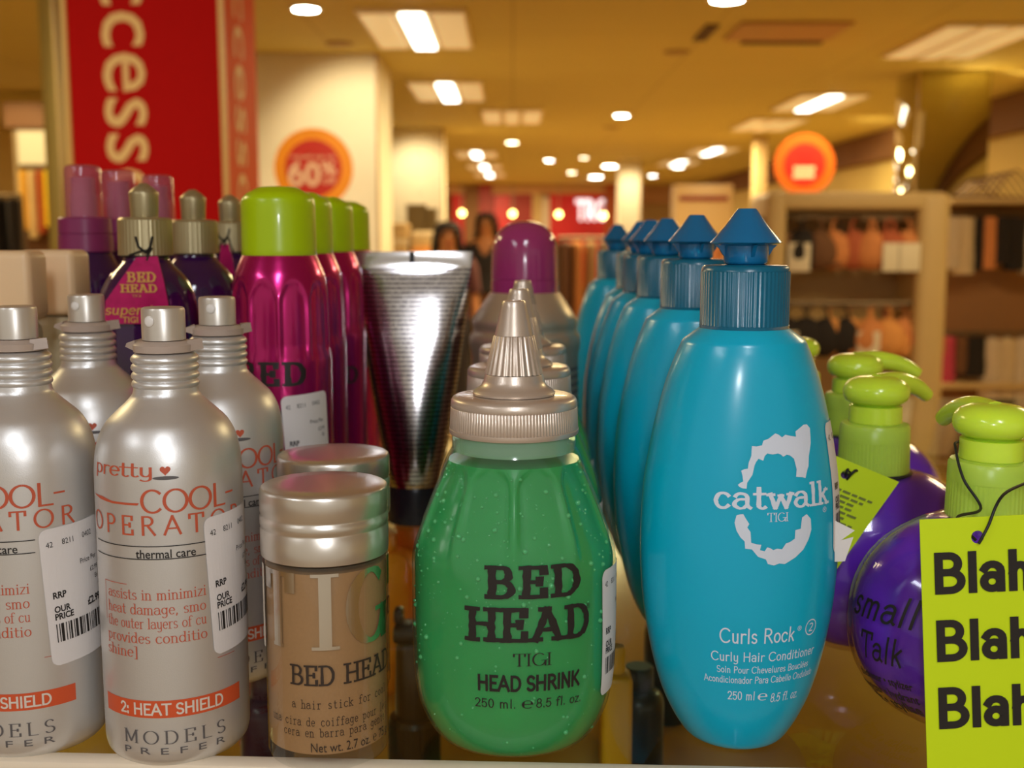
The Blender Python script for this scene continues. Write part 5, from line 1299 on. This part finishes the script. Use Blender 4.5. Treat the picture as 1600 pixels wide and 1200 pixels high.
finish('cap', lathe([(0, .0196), (.0006, .0202), (.0235, .0200), (.0258, .0194), (.0261, .017)], 56), mat('black_cap', (.012, .010, .012), .25), tb)
finish('registration_mark', box_bm(-.0022, .0012, -.0013, -.0009, .1790, .1862), INK, tb, smooth=False)

# ---- silver bottle with purple domed cap -------------------------------------------------------------
M_dome = mat('purple_dome_cap', (.44, .045, .20), .16, trans=.20, coat=.5, coat_rough=.05, var=.02)
pd = Vector((xat(820, .765, S + .16), .765, S))
dm = thing('mousse_bottle', 'silver bottle with a purple domed cap behind the gel bottles', 'bottle', pd)
finish('bottle', lathe(curve_rows([(0, .033), (.003, .0355), (.02, .0362), (.118, .0362)], 3) + [(.122, .0372), (.1265, .0376), (.1300, .0374), (.1322, .0362), (.1335, .0352), (.1352, .0350), (.1372, .0354), (.1392, .0358), (.1420, .0352), (.150, .0300), (.158, .0246), (.1595, .0234)], 72), mat('pearl_silver', (.60, .49, .36), .36, .6, var=.02), dm)
finish('cap', lathe([(.1592, .0225), (.1594, .0228), (.1675, .0227), (.1678, .0222), (.1684, .0222), (.1687, .0226)] + curve_rows([(.1687, .0226), (.185, .0221), (.1935, .0207), (.2000, .0172), (.2045, .0118), (.2064, .0062), (.2070, .0008)], 5)[1:], 64), M_dome, dm)
sf = Surf([(0, .0362), (.118, .0362)], pd); pr = Print()
for i in range(8):
    zq = .108 - i * .0052; x = .0
    while x < 1.15:
        L_ = random.uniform(.05, .14); pr.add([rect2d(x, x + L_, zq, zq + .0024)], INKG, lambda u, v, o: sf.P(.30 + u, v, o), .1, lift=.00015); x += L_ + .04
pr.done('fine_print', dm)

# ---- things seen through the glass, on the board below --------------------------------------------------
ZL = S - .1298
M_darkp = mat('dark_brown_plastic', (.045, .022, .010), .3, coat=.2); M_orab = mat('orange_bottle', (1.0, .30, .015), .35, sss=.1); M_yel = mat('yellow_bottle', (.78, .40, .01), .35); M_gcap = mat('gold_jar_lid', (.50, .34, .09), .3, .8); M_jar = mat('amber_jar', (.30, .18, .05), .3); M_darkj = mat('dark_jar', (.04, .03, .015), .3)
q = thing('pump_bottle', 'dark brown ribbed pump bottle under the glass, beside the hair stick', 'pump bottle', (xat(648, .668, ZL), .668, ZL))
b = lathe([(0, .0150), (.001, .0162)], 60, cap1=False); lathe([(.001, .0162), (.030, .0162)], 180, knurl(36, .03), cap0=False, cap1=False, bm=b); lathe([(.030, .0162), (.033, .0150), (.034, .012)], 60, cap0=False, bm=b)
finish('base', b, M_darkp, q)
finish('neck', lathe([(.034, .0112), (.040, .0116), (.078, .0108), (.082, .0095)], 40), M_darkp, q)
finish('spout', box_bm(-.0115, .0045, -.010, .010, .082, .092, .002), M_darkp, q)
finish('spout_tip', box_bm(-.0115, -.0055, -.005, .005, .092, .102, .0022), M_darkp, q)
for px, D, r, h, lab in ((592, .80, .026, .115, 'orange bottle under the glass, behind the hair sticks'), (650, .83, .026, .112, 'orange bottle under the glass, between hair stick and gel bottle'), (712, .80, .024, .110, 'orange bottle under the glass, behind the green gel')):
    q = thing('lower_bottle', lab, 'bottle', (xat(px, D, ZL), D, ZL), 0, 'orange bottles on the lower board')
    finish('bottle', lathe(curve_rows([(0, r * .92), (.003, r), (h * .7, r), (h * .82, r * .85), (h * .88, r * .5)], 3), 48), M_orab, q)
    finish('cap', lathe([(h * .88, r * .55), (h * .9, r * .6), (h * .99, r * .58), (h, r * .5)], 32), M_orab, q)
q = thing('lower_bottle', 'yellow bottle with knob cap under the glass, beside the gel bottle', 'bottle', (xat(960, .60, ZL), .60, ZL))
finish('bottle', box_bm(-.0085, .0085, -.010, .010, 0, .088, .0035, 3), M_yel, q); finish('cap', lathe([(.088, .005), (.0882, .0052), (.101, .0050), (.103, .004)], 24), M_yel, q)
for px, D, m, h, lab in ((996, .66, M_darkp, .068, 'dark bottle under the glass, left of the turquoise bottle'), (1040, .74, M_darkp, .09, 'dark brown bottle under the glass, behind the turquoise bottle'), (412, .70, mat('pink_bottle', (.55, .05, .13), .35), .098, 'pink bottle under the glass, between spray bottle and hair stick'), (420, .64, mat('plum_bottle', (.08, .02, .045), .3), .072, 'plum bottle under the glass, left of the hair stick')):
    q = thing('lower_bottle', lab, 'bottle', (xat(px, D, ZL), D, ZL))
    finish('bottle', lathe(curve_rows([(0, .0145), (.002, .0155), (h * .66, .0155), (h * .76, .013), (h * .8, .008)], 3), 40), m, q)
    finish('cap', lathe([(h * .8, .0088), (h * .81, .0092), (h * .98, .009), (h, .008)], 28), m, q)
for px, D, lab in ((790, .58, 'gold lidded jar under the glass, below the gel bottle'), (735, .57, 'gold lidded jar under the glass, left below the gel bottle'), (1004, .585, 'gold lidded jar under the glass, left below the turquoise bottle'), (1105, .575, 'gold lidded jar under the glass, below the turquoise bottle'), (385, .595, 'gold lidded jar under the glass, right of the front spray bottle'), (130, .60, 'gold lidded jar under the glass, between the two left spray bottles'), (545, .57, 'gold lidded jar under the glass, below the front hair stick')):
    q = thing('cream_jar', lab, 'jar', (xat(px, D, ZL), D, ZL), 0, 'gold lidded jars on the lower board')
    finish('jar', lathe([(0, .0165), (.001, .0175), (.016, .0175), (.017, .016)], 40), M_darkj, q)
    finish('lid', lathe(curve_rows([(.017, .0178), (.026, .0178), (.0285, .0168), (.0298, .011), (.030, .001)], 3), 40), M_gcap, q)
bpy.data.objects.remove(_to)
